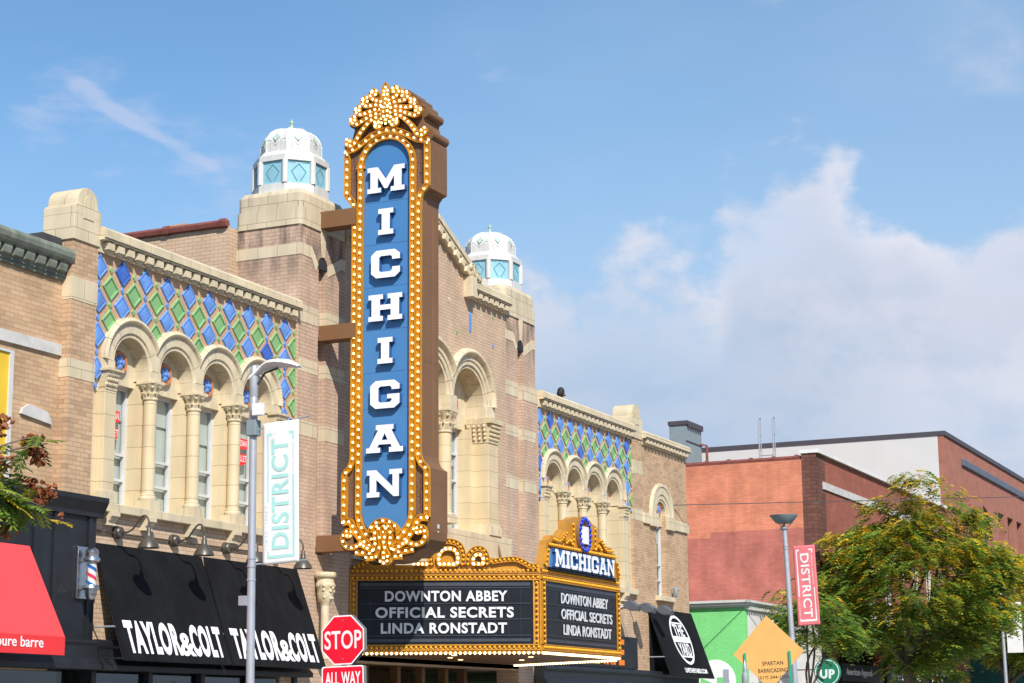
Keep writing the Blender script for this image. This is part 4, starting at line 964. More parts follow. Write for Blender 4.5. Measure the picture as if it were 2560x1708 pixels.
# raised script strips on the brown shoulders
mb = MB()
for s in (-1, 1):
    for za, zb in ((5.85, 6.6), (12.62, 13.36)):
        z = za
        while z < zb:
            hgt = random.uniform(.03, .07); mb.tube([(SX+.008, SY-s*.80+random.uniform(-.02, .02), z), (SX+.004, SY-s*.775, z+hgt*.5), (SX+.008, SY-s*.76+random.uniform(-.02, .02), z+hgt)], .008, 4); z += hgt+.012
mb.build('relief_script', 'brown_face', VS)
# bulbs: a hundred are parts of their own, the rest one mesh
def bulbs(points, fr, r, matn, parent, name='bulb', limit=100):
    proto = MB().sph((0, 0, 0), r, 10, 7).build(name, matn, None, smooth=True, angle=0)
    O, ux, uy, n = map(Vector, fr); rest = MB(); off = wloc(parent); first = True
    order = list(range(len(points))); random.shuffle(order)
    for c, i in enumerate(order):
        p = points[i]; P = O+ux*p[0]+uy*p[1]+n*p[2]
        if c < limit:
            o = proto if first else proto.copy()
            if not first: COL.objects.link(o)
            first = False; o.parent = parent; o.location = P-off
        else: rest.sph(P, r, 10, 7)
    if rest.v: rest.build('bulb_row', matn, parent, smooth=True, angle=0, kind='stuff')
bulbs(BUL, SF, .022, 'bulb_white', VS)
for z0, z1 in ((11.88, 12.24), (9.48, 9.80), (5.13, 5.46)):
    mb = MB(); mb.box(33.56, 33.90, -.85, -.002, z0, z1); mb.build('bracket', 'brown_metal', VS, bevel=.006)
mb = MB()
for z in (12.6, 10.9, 8.9, 6.4): mb.box(SX+.10, SX+.70, SY-1.002 if z > 12.4 or z < 6.6 else SY-.803, SY-.79, z, z+.012)
mb.tube([(SX+.48, SY-.802, 7.1), (SX+.48, SY-.802, 12.1)], .012, 5); mb.build('cabinet_seam', 'brown_metal', VS)
mb = MB(); mb.box(SX+.30, SX+.37, SY-1.008, SY-.99, 5.52, 5.60); mb.box(SX+.31, SX+.34, SY-1.012, SY-.99, 5.44, 5.47); mb.build('maker_plate', 'white_paint', VS)

# ------------------------------------------------------------------ marquee
MQ = thing('marquee', 'gold framed black marquee with film titles in white letters and a stepped crown', 'marquee', (39.03, -1.7, 3.1))
PL = [(34.95, 0), (36.85, -3.5), (41.20, -3.5), (43.10, 0)]
def side_frame(p, q):
    d = (Vector(q)-Vector(p)); l = d.length; d /= l
    return ((p[0], p[1], 0), (d.x, d.y, 0), (0, 0, 1), (d.y, -d.x, 0)), l
FL, LL = side_frame(PL[0], PL[1]); FF, LF = side_frame(PL[1], PL[2]); FR_, LR = side_frame(PL[2], PL[3])
ZF = ((0, 0, 0), (1, 0, 0), (0, 1, 0), (0, 0, 1))
mb = MB(); mb.prism(PL, ZF, 3.14, 4.80); mb.build('cabinet', 'gold_plain', MQ)
ins = [(35.0, -.0), (36.93, -3.38), (41.12, -3.38), (43.05, -.0)]
mb = MB(); mb.prism(ins, ZF, 3.125, 3.14); mb.build('soffit', 'brown_metal', MQ)
mb = MB(); mb.prism([(34.93, 0), (36.83, -3.53), (41.22, -3.53), (43.12, 0)], ZF, 4.80, 4.815); mb.prism([(34.97, 0), (36.87, -3.48), (41.18, -3.48), (43.08, 0)], ZF, 4.815, 4.89); mb.build('top_moulding', 'gold_plain', MQ)
AMB = {0: [], 1: [], 2: []}; WHT = {0: [], 1: [], 2: []}
TX = [('DOWNTON ABBEY', .732, 3.28, 4.208, 4.432), ('OFFICIAL SECRETS', .537, 3.412, 3.871, 4.095), ('LINDA RONSTADT', .651, 3.267, 3.549, 3.772)]
TF = [('DOWNTON ABBEY', 37.83, 40.46, 4.215, 4.44), ('OFFICIAL SECRETS', 37.83, 40.70, 3.885, 4.105), ('LINDA RONSTADT', 37.94, 40.64, 3.555, 3.78)]
def frame_pt(fr, a, z, o): O, ux, uy, n = map(Vector, fr); return O+ux*a+uy*z+n*o
for k, (fr, ln) in enumerate(((FL, LL), (FF, LF), (FR_, LR))):
    O, ux, uy, n = map(Vector, fr)
    mb = MB()
    def fb(a0, a1, z0, z1, o0, o1, m=0): mb.obox(frame_pt(fr, a0, z0, o0), ux*(a1-a0), uy*(z1-z0), n*(o1-o0), m)
    # channel frame round the board
    fb(.0, ln, 3.20, 3.23, 0, .045); fb(.0, ln, 3.30, 3.325, 0, .045); fb(0, ln, 4.645, 4.67, 0, .045); fb(0, ln, 4.745, 4.775, 0, .045)
    fb(.0, .03, 3.23, 4.745, 0, .045); fb(.14, .165, 3.325, 4.645, 0, .045); fb(ln-.165, ln-.14, 3.325, 4.645, 0, .045); fb(ln-.03, ln, 3.23, 4.745, 0, .045)
    mb.build('frame', 'gold', MQ)
    mb = MB(); fb(.165, ln-.165, 3.325, 4.645, 0, .012); bd = mb.build('letter_board', 'board_black', MQ)
    mb = MB()
    for z0, z1, o in ((4.53, 4.60, .024), (4.485, 4.50, .022), (4.16, 4.175, .03), (3.835, 3.85, .03), (3.50, 3.515, .03), (3.38, 3.44, .024)): fb(.22, ln-.22, z0, z1, .012, o)
    mb.build('rail', 'board_rail', bd)
    mb = MB()
    for i in range(1, 14): fb(.165+(ln-.33)*i/14, .169+(ln-.33)*i/14, 3.45, 4.48, .012, .014)
    mb.build('board_joint', 'board_rail', bd)
    for txt, a0, a1, z0, z1 in (TX if k != 1 else TF):
        if k == 1: a0 -= PL[1][0]; a1 -= PL[1][0]
        mb = MB(); mb.text(txt, frame_pt(fr, a0, z0, .034), ux, uy, a1-a0, z1-z0, .012, bold=.032 if k != 1 else .018); mb.build('lettering', 'board_letter', bd)
    st = .1
    cnt = int((ln-.12)/st)
    for i in range(cnt+1):
        a = .06+i*(ln-.12)/cnt
        AMB[k] += [(a, 4.85, .03), (a, 4.705, .045), (a, 3.265, .045)]; WHT[k].append((a, 3.145, .012) if k < 2 else (a, 3.105, -.06))
    for i in range(1, 13):
        for a in (.085, ln-.085): AMB[k].append((a, 3.265+i*(4.705-3.265)/13, .045))
# soffit edge trim that carries the lit row
mb = MB()
for p, q in zip(PL[:-1], PL[1:]): mb.tube([(p[0], p[1], 3.185), (q[0], q[1], 3.185)], .022, 6)
mb.build('edge_trim', 'gold', MQ)
# downlights under the canopy
mb = MB()
for x, y in ((36.4, -1.7), (37.6, -1.0), (38.9, -.6), (38.3, -2.6), (40.0, -1.6)):
    o = MB().lathe((x, y, 3.124), [(.001, -.012), (.05, -.012), (.06, 0)], 12).build('downlight', 'down_light', MQ)
# scrolls on top of the side faces
def scrolls(fr, ln, flip, store):
    mb = MB(); f = (lambda a: ln-a) if flip else (lambda a: a); y = lambda pts: [(f(a), z) for a, z in pts]
    def tr(pts, w, step, lift, bag=None): mb.strip(y(pts), w, (Vector(fr[0])+Vector(fr[3])*lift, *fr[1:])); 
    back = [(0.06, 4.89), (.06, 4.95), (.3, 5.08), (.5, 4.97), (1.4, 4.97), (1.62, 5.05), (1.66, 5.3), (1.85, 5.49), (2.06, 5.53), (2.28, 5.44), (2.4, 5.22), (2.46, 5.2), (2.55, 5.33), (2.68, 5.37), (2.82, 5.32), (2.92, 5.12), (3.1, 5.10), (3.46, 5.13), (3.62, 5.08), (3.75, 4.97), (3.92, 4.93), (3.92, 4.89)]
    tri_prism(mb, y(back), (Vector(fr[0]), *fr[1:]), -.16, -.03, 0)
    lines = [([(1.70, 4.98), (1.68, 5.2), (1.80, 5.40), (2.06, 5.46), (2.28, 5.38), (2.37, 5.16), (2.34, 4.98)], .12, .0, 'a'), ([(1.86, 4.99), (1.85, 5.14), (1.92, 5.27), (2.06, 5.31), (2.2, 5.26), (2.25, 5.12), (2.22, 4.99), (2.04, 4.985), (1.87, 4.985)], .10, .012, 'w'),
             ([(2.46, 4.98), (2.46, 5.14), (2.56, 5.27), (2.68, 5.31), (2.80, 5.26), (2.86, 5.12), (2.86, 4.98)], .11, .006, 'a'), ([(2.57, 4.99), (2.58, 5.12), (2.68, 5.19), (2.77, 5.12), (2.77, 4.99), (2.67, 4.985), (2.58, 4.985)], .085, .018, 'w'),
             ([(2.95, 5.03), (3.2, 5.07), (3.46, 5.08), (3.62, 5.02), (3.76, 4.94), (3.92, 4.93)], .11, .003, 'a'), ([(.10, 4.93), (.22, 4.97), (.36, 5.02)], .10, .0, 'a'), ([(1.33, 4.99), (1.6, 4.985)], .10, .009, 'w')]
    for pts, w, lf, kd in lines:
        q = catmull(pts, 4); tr(q, w, 0, lf)
        for p in resample(y(q), .095): (AMB if kd == 'a' else WHT)[store].append((p[0], p[1], lf+.045))
    mb.build('scroll_crest', 'gold', MQ)
scrolls(FL, LL, False, 0); scrolls(FR_, LR, True, 2)
# crown over the front face
xc = 39.03-PL[1][0]; CR = (Vector((PL[1][0], -3.53, 0)), Vector((1, 0, 0)), Vector((0, 0, 1)), Vector((0, -1, 0)))
hw = [(2.165, 4.89), (2.12, 5.05), (1.95, 5.40), (1.93, 5.50), (1.80, 5.52), (1.68, 5.63), (1.50, 5.63), (1.32, 5.60), (1.18, 5.70), (1.04, 5.80), (.93, 5.80), (.90, 6.02), (.66, 6.06), (.48, 6.13), (.28, 6.15), (0, 6.17)]
mb = MB(); tri_prism(mb, [(xc+w, z) for w, z in hw]+[(xc-w, z) for w, z in hw[:-1][::-1]], CR, -.17, 0); mb.build('crown', 'gold_plain', MQ)
mb = MB(); mb.prism([(xc-1.80, 4.94), (xc+1.80, 4.94), (xc+1.72, 5.36), (xc-1.72, 5.36)], CR, 0, .02); mb.build('crown_panel', 'sign_blue', MQ)
mb = MB(); mb.strip([(xc-1.92, 4.91), (xc+1.92, 4.91)], .06, CR); mb.build('crown_ledge', 'board_black', MQ)
x = xc-1.70; ws = dict(M=.62, I=.27, C=.46, H=.52, G=.48, A=.50, N=.52); tot = sum(ws[c] for c in 'MICHIGAN'); sc = 3.36/(tot+7*.03)
for c in 'MICHIGAN':
    w = ws[c]*sc; mb = MB(); tri_prism(mb, [(x+w*p[0], 4.965+.37*p[1]) for p in GL[c]], CR, .02, .10, 0, 1); mb.build('letter', ['letter_white', 'letter_side'], MQ); x += w+.03*sc
mb = MB(); am = []
def ctrough(pts, w, lf, step=.1):
    mb.strip(pts, w, (CR[0]+CR[3]*lf, *CR[1:]))
    for p in resample(pts, step): am.append((p[0], p[1], lf+.05))
ctrough([(xc-1.86, 5.42), (xc+1.86, 5.42)], .08, .0)
for s in (-1, 1):
    ctrough([(xc+s*2.06, 4.97), (xc+s*1.93, 5.30)], .09, .004, .12)
    ctrough(catmull([(xc+s*1.66, 5.55), (xc+s*1.35, 5.53), (xc+s*1.15, 5.62), (xc+s*.98, 5.73)], 4), .10, .008)
    ctrough(catmull([(xc+s*.98, 5.52), (xc+s*.80, 5.60), (xc+s*.66, 5.52)], 4), .09, .012)
    ctrough([(xc+s*.62, 5.50), (xc+s*.60, 5.70), (xc+s*.62, 5.95)], .10, .016, .11)
mb.build('crown_trough', 'gold', MQ)
ov = [(xc+.29*math.cos(2*PI*i/18), 5.775+.35*math.sin(2*PI*i/18)) for i in range(18)]
mb = MB(); mb.strip([(xc+.29*math.cos(2*PI*i/36), 5.775+.35*math.sin(2*PI*i/36)) for i in range(36)], .11, (CR[0]+CR[3]*.03, *CR[1:]), closed=True, creep=0); mb.prism([(xc+.26*math.cos(2*PI*i/36), 5.775+.32*math.sin(2*PI*i/36)) for i in range(36)], CR, .002, .03); mb.build('oval', 'warm_wood', MQ)
mb = MB(); mb.prism([(xc-.16, 5.57), (xc+.16, 5.57), (xc+.16, 5.95), (xc-.16, 5.95)], CR, .03, .10); mb.build('oval_panel', 'letter_white', MQ)
bulbs([(a, z, .085) for a, z in ov], CR, .045, 'blue_bulb', MQ, 'blue_bulb')
pts = []
for k, fr in ((0, FL), (1, FF), (2, FR_)):
    O, ux, uy, n = map(Vector, fr); pts += [tuple(O+ux*a+uy*z+n*o) for a, z, o in AMB[k]]
pts += [tuple(CR[0]+CR[1]*a+CR[2]*z+CR[3]*o) for a, z, o in am]
WF = ((0, 0, 0), (1, 0, 0), (0, 1, 0), (0, 0, 1))
bulbs(pts, WF, .030, 'amber_bulb', MQ, 'amber_bulb')
pts = []
for k, fr in ((0, FL), (1, FF), (2, FR_)):
    O, ux, uy, n = map(Vector, fr); pts += [tuple(O+ux*a+uy*z+n*o) for a, z, o in WHT[k]]
bulbs(pts, WF, .028, 'bulb_white', MQ, 'lit_bulb')
mb = MB()
for x in (36.2, 41.9): mb.tube([(x, -.4, 4.88), (x, -.02, 6.3)], .03, 8)
mb.build('tie_rod', 'brown_metal', MQ)

# ------------------------------------------------------------------ awnings
def awning(name, label, x0, x1, y0, yo, zt, zb, matn, drop=.0, ends=True, dropmat=None, group=None):
    a = thing(name, label, 'awning', ((x0+x1)/2, y0, zb), group)
    mb = MB(); t = .012
    mb.prism([(y0, zt), (yo, zb), (yo, zb-.012), (y0, zt-.014)], ((x0, 0, 0), (0, 1, 0), (0, 0, 1), (1, 0, 0)), 0, x1-x0)
    mb.build('canopy', matn, a)
    if drop:
        mb = MB(); mb.box(x0, x1, yo-.006, yo+.004, zb-drop, zb-.012); mb.build('valance', dropmat or matn, a)
    mb = MB()
    for x in (x0+.03, (x0+x1)/2, x1-.03): mb.tube([(x, y0, zt-.07), (x, yo+.04, zb+.0)], .014, 6); mb.tube([(x, y0, zb+.04), (x, yo+.05, zb+.02)], .014, 6)
    mb.tube([(x0+.03, yo+.05, zb+.0), (x1-.03, yo+.05, zb+.0)], .014, 6); mb.build('awning_frame', 'black_paint', a)
    for x in (x0+.03, x1-.03): MB().tube([(x, y0, zb+.55), (x, yo+(y0-yo)*.30, zb+.55)], .016, 6).build('stay', 'galvanised', a)
    return a
def awn_text(a, txt, x0, x1, s0, s1, y0, yo, zt, zb, matn='print_white', bold=0., shear=0., name='lettering'):
    """text on the slope; s0,s1 = distance fractions down from the top of lower and upper edge"""
    v = Vector((0, yo-y0, zb-zt)); O = Vector((x0, y0, zt))+v*s1; uy = -v.normalized(); hgt = (s1-s0)*v.length
    mb = MB(); mb.text(txt, O, (1, 0, 0), uy, x1-x0, hgt, .004, bold=bold, shear=shear, back=.003); return mb.build(name, matn, a)
AW = (0, -.70, 4.74, 2.78)
a = awning('black_awning', 'black fabric awning lettered in white, beside the barber pole', 26.32, 29.50, *AW, 'black_fabric', group='black shop awnings under the gooseneck lamps')
b_ = awning('black_awning', 'black fabric awning lettered in white, ending beside the carved column and STOP sign', 29.56, 32.85, *AW, 'black_fabric', group='black shop awnings under the gooseneck lamps')
def barber_text(a, x0, x1):
    w = x1-x0
    awn_text(a, 'TAYLOR', x0, x0+w*.54, .66, .945, *AW, bold=.045)
    awn_text(a, '&', x0+w*.53, x0+w*.68, .74, .945, *AW, bold=.03)
    awn_text(a, 'COLT', x0+w*.66, x1, .66, .945, *AW, bold=.045)
barber_text(a, 26.52, 29.38); barber_text(b_, 29.74, 32.72)
a = awning('red_awning', 'bright red fabric awning with white lettering on its valance', 19.6, 24.48, .10, -.90, 4.98, 3.08, 'red_fabric', .29, dropmat='red_valance')
mb = MB(); mb.text('pure barre', (22.87, -.909, 2.84), (1, 0, 0), (0, 0, 1), 1.08, .21, .004, bold=.008); mb.build('lettering', 'print_white', a)
mb = MB(); mb.add([(19.6, .1, 4.97), (19.6, -.9, 3.07), (19.6, -.9, 2.79), (19.6, .1, 2.79)], [(0, 1, 2, 3)]); mb.build('end_panel', 'red_fabric', a)
YA = (0, -.70, 4.98, 3.02)
a = awning('black_awning', 'black fabric awning with a white oval emblem at the right end of the theatre', 52.2, 55.88, *YA, 'black_fabric')
v = Vector((0, YA[1]-YA[0], YA[3]-YA[2])); vl = v.length; vn = v.normalized()
EO = Vector((54.15, 0, YA[2]))+v*.44; ef = (EO, (1, 0, 0), -vn, Vector((1, 0, 0)).cross(-vn))
mb = MB(); mb.strip([(.72*math.cos(2*PI*i/48), .73*math.sin(2*PI*i/48)) for i in range(48)], .085, ef, prof=[(-.0425, 0), (-.0425, .004), (.0425, .004), (.0425, 0)], closed=True, creep=0)
xx = lambda z: .70*math.sqrt(max(0, 1-(z/.72)**2))
mb.prism([(-xx(.1), .1), (-xx(-.08), -.08), (xx(-.08), -.08), (xx(.1), .1)], ef, .001, .004)
for z0 in (.50, -.55): mb.prism([(-xx(z0)*.97, z0), (xx(z0)*.97, z0), (xx(z0+.045)*.97, z0+.045), (-xx(z0+.045)*.97, z0+.045)], ef, .001, .0045)
O, ux, uy, n = map(Vector, ef)
mb.text('THE', O+ux*-.42+uy*.11, ux, uy, .84, .37, .003, bold=.02); mb.text('YARD', O+ux*-.46+uy*-.50, ux, uy, .92, .40, .003, bold=.02)
mb.build('emblem', 'print_white', a)
awn_text(a, 'LIVETHEYARD.COM', 53.5, 55.4, .865, .935, *YA, bold=.03)

# ------------------------------------------------------------------ lamps on the walls
def gooseneck():
    g = thing('gooseneck_lamp', '', 'wall lamp', (0, 0, 0), 'gooseneck lamps over the black awnings')
    mb = MB(); mb.lathe((0, 0, 0), [(.001, -.13), (.085, -.13), (.10, -.11), (.10, -.06), (.115, -.05), (.115, 0)], 14, axis='y')
    for k in range(4): mb.sph((.06*math.cos(k*PI/2+.7), -.13, .06*math.sin(k*PI/2+.7)), .014, 6, 4)
    mb.build('wall_box', 'lamp_bronze', g, smooth=True)
    mb = MB(); mb.tube(catmull([(0, -.12, 0), (0, -.25, .0), (0, -.36, .05), (0, -.46, .17), (0, -.55, .255), (0, -.63, .25), (0, -.685, .16), (0, -.69, .05)], 5), .017, 8); mb.build('arm', 'lamp_bronze', g, smooth=True)
    mb = MB(); mb.lathe((0, -.69, -.10), [(.028, .16), (.036, .15), (.036, .10), (.048, .09), (.05, .02), (.07, -.005), (.12, -.06), (.165, -.13), (.185, -.19), (.18, -.19), (.155, -.13), (.11, -.06), (.05, -.01), (.001, 0)], 20)
    mb.build('lamp_shade', 'lamp_bronze', g, smooth=True, angle=50); return g
g = gooseneck(); lab = ['bronze gooseneck lamp over the black awning, nearest the barber pole', 'bronze gooseneck lamp above the seam between the two black awnings', 'bronze gooseneck lamp half hidden behind the street pole and white banner', 'bronze gooseneck lamp just right of the white banner, near the carved column']
for i, x in enumerate((26.90, 28.56, 30.25, 31.93)):
    if i == 0: g.location = (x, 0, 4.95); g['label'] = lab[0]
    else: copy_thing(g, (x, 0, 4.95), lab[i])
mb = MB(); mb.tube([(26.1, -.035, 4.93), (32.0, -.035, 4.96)], .018, 6); tag(mb.build('conduit', 'lamp_bronze', smooth=True), 'thin dark conduit running along the wall between the gooseneck lamps', 'pipe')
# flood lamps near the right hand black awning
def flood():
    g = thing('flood_lamp', '', 'flood lamp', (0, 0, 0), 'grey flood lamps above the black signs')
    mb = MB(); mb.tube([(0, 0, 0), (0, -.22, .03), (0, -.38, 0)], .022, 8); mb.build('arm', 'white_paint', g, smooth=True)
    mb = MB(); mb.prism([(-.35, .10), (-.55, .14), (-.78, -.02), (-.74, -.14), (-.52, -.14), (-.36, -.05)], ((-.14, 0, 0), (0, 1, 0), (0, 0, 1), (1, 0, 0)), 0, .28); mb.build('housing', 'lamp_grey', g, bevel=.02)
    mb = MB(); mb.obox((-.11, -.79, -.03), (.22, 0, 0), (.0, .05, -.13), (0, -.006, -.002)); mb.build('lens', 'chrome', g); return g
g = flood(); lab = ['grey flood lamp on a white arm beside the right edge of the marquee', 'middle grey flood lamp between the marquee and the oval emblem awning', 'grey flood lamp over the top left corner of the oval emblem awning']
for i, x in enumerate((49.55, 50.75, 52.15)):
    if i == 0: g.location = (x, 0, 4.88); g['label'] = lab[0]
    else: copy_thing(g, (x, 0, 4.88), lab[i])
mb = MB(); mb.tube(catmull([(51.4, -.03, 4.93), (50.3, -.03, 4.92), (49.7, -.03, 4.75), (49.45, -.03, 4.4), (49.4, -.03, 4.08)], 6), .022, 6); mb.tube([(49.0, -.05, 4.10), (49.95, -.05, 4.10)], .02, 6); mb.tube([(49.9, -.02, 4.9), (50.6, -.02, 4.05)], .008, 4); tag(mb.build('conduit', 'white_paint', smooth=True), 'white conduit curving down the wall under the flood lamps', 'pipe')
WL = thing('wall_lantern', 'small grey wall lantern beside the narrow arched window', 'wall lamp', (54.15, 0, 5.55))
MB().tube([(54.15, 0, 5.62), (54.15, -.12, 5.66)], .012, 6).build('arm', 'galvanised', WL)
MB().lathe((54.15, -.15, 5.42), [(.02, -.06), (.05, -.02), (.06, 0), (.07, .20), (.05, .24), (.01, .28)], 12).build('housing', 'duct_grey', WL, smooth=True)

# ------------------------------------------------------------------ wall sign behind the marquee
CS = thing('wall_sign', 'black wall sign with orange cafe lettering half hidden behind the marquee', 'sign', (48.5, -.1, 3.2))
mb = MB(); mb.box(45.2, 50.93, -.16, -.002, 3.18, 4.06); mb.build('sign_panel', 'black_paint', CS, bevel=.01)
for ch, x in (('C', 48.20), ('A', 48.62), ('F', 49.08), ('E', 49.50)):
    mb = MB(); mb.text(ch, (x, -.16, 3.27), (1, 0, 0), (0, 0, 1), .36, .70, .02, bold=.03); mb.build('letter', 'orange_letter', CS)
mb = MB(); mb.text('SMOOTHIE', (46.9, -.16, 3.27), (1, 0, 0), (0, 0, 1), 1.2, .22, .015, bold=.02); mb.build('lettering', 'yellow_letter', CS)

# ------------------------------------------------------------------ shop fronts at street level
SFR = thing('storefront', 'black painted shop front under the black lettered awnings', 'storefront', (29.5, 0, 0))
mb = MB(); mb.prism([(.3, 3.12), (-.22, 3.12), (-.30, 3.09), (-.30, 3.02), (-.26, 2.98), (-.26, 2.80), (-.36, 2.70), (-.36, 2.62), (.3, 2.62)], ((26.22, 0, 0), (0, 1, 0), (0, 0, 1), (1, 0, 0)), 0, 6.7); mb.build('fascia', 'black_paint', SFR)
for x in (26.3, 27.9, 29.5, 31.1, 32.7):
    MB().box(x, x+.12, -.06, .2, 0, 2.62).build('mullion', 'black_paint', SFR)
for x in (26.42, 28.02, 29.62, 31.22):
    MB().box(x, x+1.48, .05, .06, .4, 2.58).build('pane', 'glass_dark', SFR)
MB().box(26.2, 33, .9, 1.0, 0, 3).build('back', 'interior_dark', SFR)
MB().box(26.6, 27.1, .1, .13, 1.9, 2.45).build('poster_frame', 'warm_wood', SFR)
S2 = thing('storefront', 'black panelled shop front beneath the tan neighbour building, behind the red awning', 'storefront', (22.5, 0, 0))
mb = MB(); mb.box(10, 26.18, -.14, .15, 2.9, 5.15); mb.build('panel_wall', 'black_paint', S2)
for x in (24.55, 25.05, 25.95): MB().box(x, x+.10, -.17, -.14, 3.1, 5.12).build('batten', 'black_paint', S2)
mb = MB(); mb.prism([(.2, 5.46), (-.30, 5.46), (-.30, 5.38), (-.2, 5.20), (-.2, 5.13), (.2, 5.13)], ((10, 0, 0), (0, 1, 0), (0, 0, 1), (1, 0, 0)), 0, 16.30); mb.build('top_cornice', 'black_paint', S2)
mb = MB(); mb.prism([(.2, 3.10), (-.26, 3.10), (-.32, 3.05), (-.28, 3.0), (-.28, 2.80), (-.36, 2.70), (-.36, 2.62), (.2, 2.62)], ((10, 0, 0), (0, 1, 0), (0, 0, 1), (1, 0, 0)), 0, 16.15); mb.build('fascia', 'black_paint', S2)
MB().box(10, 26.2, .25, .3, 0, 2.62).build('pane', 'glass_dark', S2); MB().box(10, 26.2, 1.2, 1.3, 0, 2.7).build('back', 'interior_dark', S2)
for x in (23.25, 23.55): MB().box(x, x+.08, .1, .24, 0, 2.62).build('mullion', 'galvanised', S2)
S3 = thing('storefront', 'black shop front with a deep cornice right of the marquee', 'storefront', (50, 0, 0))
mb = MB(); mb.prism([(.3, 3.16), (-.30, 3.16), (-.34, 3.06), (-.28, 3.0), (-.28, 2.84), (-.36, 2.74), (-.36, 2.4), (.3, 2.4)], ((44.2, 0, 0), (0, 1, 0), (0, 0, 1), (1, 0, 0)), 0, 11.45); mb.build('fascia', 'black_paint', S3)
MB().box(44.3, 55.6, .3, .34, 0, 2.4).build('pane', 'glass_dark', S3); MB().box(44.3, 55.6, 1, 1.1, 0, 3).build('back', 'interior_dark', S3)
# black sheet standing for the shade in the gap under the right hand awning
MB().box(52.25, 55.3, -.01, .004, 3.16, 4.8).build('awning_gap_shade', 'black_paint', S3)

# ------------------------------------------------------------------ barber pole
BP = thing('barber_pole', 'chrome barber pole with red, white and blue spiral stripes on a black pilaster', 'barber pole', (25.80, -.30, 3.7))
MB().box(25.66, 25.92, -.19, -.14, 3.76, 4.62).build('back_plate', 'chrome', BP, bevel=.01)
mb = MB(); n = 48; zz0, zz1 = 3.98, 4.36; m = 72; x, y, r = 25.80, -.36, .083
for j in range(m):
    for i in range(n):
        z0 = zz0+(zz1-zz0)*j/m; z1 = zz0+(zz1-zz0)*(j+1)/m
        a0 = 2*PI*i/n; a1 = 2*PI*(i+1)/n
        q = ((i/n+j/m*.9*1) % .5)/.5
        q = ((i/n*1.0 + (j+.5)/m*1.35) % 1.0)
        mi = 1 if q < .22 else (2 if .5 < q < .72 else 0)
        mb.add([(x+r*math.cos(a0), y+r*math.sin(a0), z0), (x+r*math.cos(a1), y+r*math.sin(a1), z0), (x+r*math.cos(a1), y+r*math.sin(a1), z1), (x+r*math.cos(a0), y+r*math.sin(a0), z1)], [(0, 1, 2, 3)], mi)
mb.build('striped_cylinder', ['white_paint', 'barber_red', 'barber_blue'], BP)
MB().lathe((x, y, 4.36), [(.076, 0), (.13, .0), (.148, .02), (.142, .06), (.115, .07), (.115, .13), (.12, .16), (.09, .21), (.04, .235), (.001, .24)], 24).build('top_cap', 'chrome', BP, smooth=True)
MB().lathe((x, y, 3.74), [(.001, 0), (.05, .005), (.08, .04), (.10, .09), (.10, .15), (.13, .16), (.144, .19), (.13, .235), (.076, .24)], 24).build('bottom_cap', 'chrome', BP, smooth=True)
mb = MB()
for z in (3.95, 4.40): mb.box(x-.03, x+.03, y+.05, -.18, z-.03, z+.03)
for dx in (-.105, .105): mb.tube([(x+dx, y, 3.95), (x+dx, y, 4.40)], .008, 6)
mb.build('bracket', 'chrome', BP)

# ------------------------------------------------------------------ street poles, banners, signs
def band(mb, x, y, z, r): mb.lathe((x, y, z), [(r, 0), (r+.008, 0), (r+.008, .03), (r, .03)], 16)
P1 = thing('street_lamp', 'grey street lamp pole in front of the theatre with a flat curved lamp head', 'street lamp', (24.12, -4.565, 0))
def px_(z): return Vector((24.12, -4.565+(.055)*z/7, z))
mb = MB(); mb.tube([px_(0), px_(6.1)], [.068, .056], 16); mb.lathe(px_(0), [(.2, 0), (.2, .05), (.12, .3), (.08, .45)], 16); mb.build('pole', 'galvanised', P1, smooth=True)
mb = MB(); p = px_(6.1); mb.lathe(p, [(.056, 0), (.064, .02), (.064, .40), (.058, .42), (.066, .44), (.066, .78), (.062, .85), (.04, .90), (.001, .91)], 18); mb.build('pole_head', 'galvanised', P1, smooth=True)
mb = MB(); q = px_(6.9)
prof = [(-.05, 6.80, .07), (.05, 6.87, .075), (.14, 6.93, .08), (.22, 6.965, .13), (.34, 6.985, .21), (.50, 6.985, .25), (.64, 6.965, .235), (.75, 6.94, .16), (.80, 6.92, .05)]
base = len(mb.v)
for d, z, w in prof:
    for i in range(12):
        a = 2*PI*i/12; mb.v.append((q.x+w*math.cos(a), q.y-d, z+(.075 if math.sin(a) > 0 else .03)*math.sin(a)*(1-.5*(d > .7))))
for j in range(len(prof)-1):
    for i in range(12): k = (i+1) % 12; mb.f.append((base+j*12+i, base+j*12+k, base+(j+1)*12+k, base+(j+1)*12+i)); mb.m.append(0)
mb.f.append(tuple(base+i for i in range(12))); mb.m.append(0); mb.f.append(tuple(base+(len(prof)-1)*12+i for i in range(12))); mb.m.append(0)
mb.build('lamp_head', 'banner_white', P1, smooth=True, angle=60)
mb = MB(); mb.tube([(q.x, q.y-.07, 6.72), (q.x, q.y-.20, 6.88), (q.x, q.y-.42, 6.93)], .018, 6); mb.build('stay', 'dark_coping', P1)
mb = MB(); p = px_(5.92); mb.box(p.x-.14, p.x-.06, p.y-.235, p.y-.055, 6.22, 6.40); mb.build('sensor_box', 'banner_white', P1, bevel=.01)
mb = MB(); mb.box(p.x-.095, p.x+.06, p.y-.10, p.y+.068, 5.93, 6.17); mb.build('clamp', 'duct_grey', P1, bevel=.01)
mb = MB(); p = px_(3.9); mb.box(p.x-.12, p.x+.02, p.y+.03, p.y+.14, 3.42, 3.56); mb.build('junction_box', 'galvanised', P1)
mb = MB(); p = px_(4.1)
for z in (3.78, 3.98, 4.1): band(mb, p.x, p.y, z, .061)
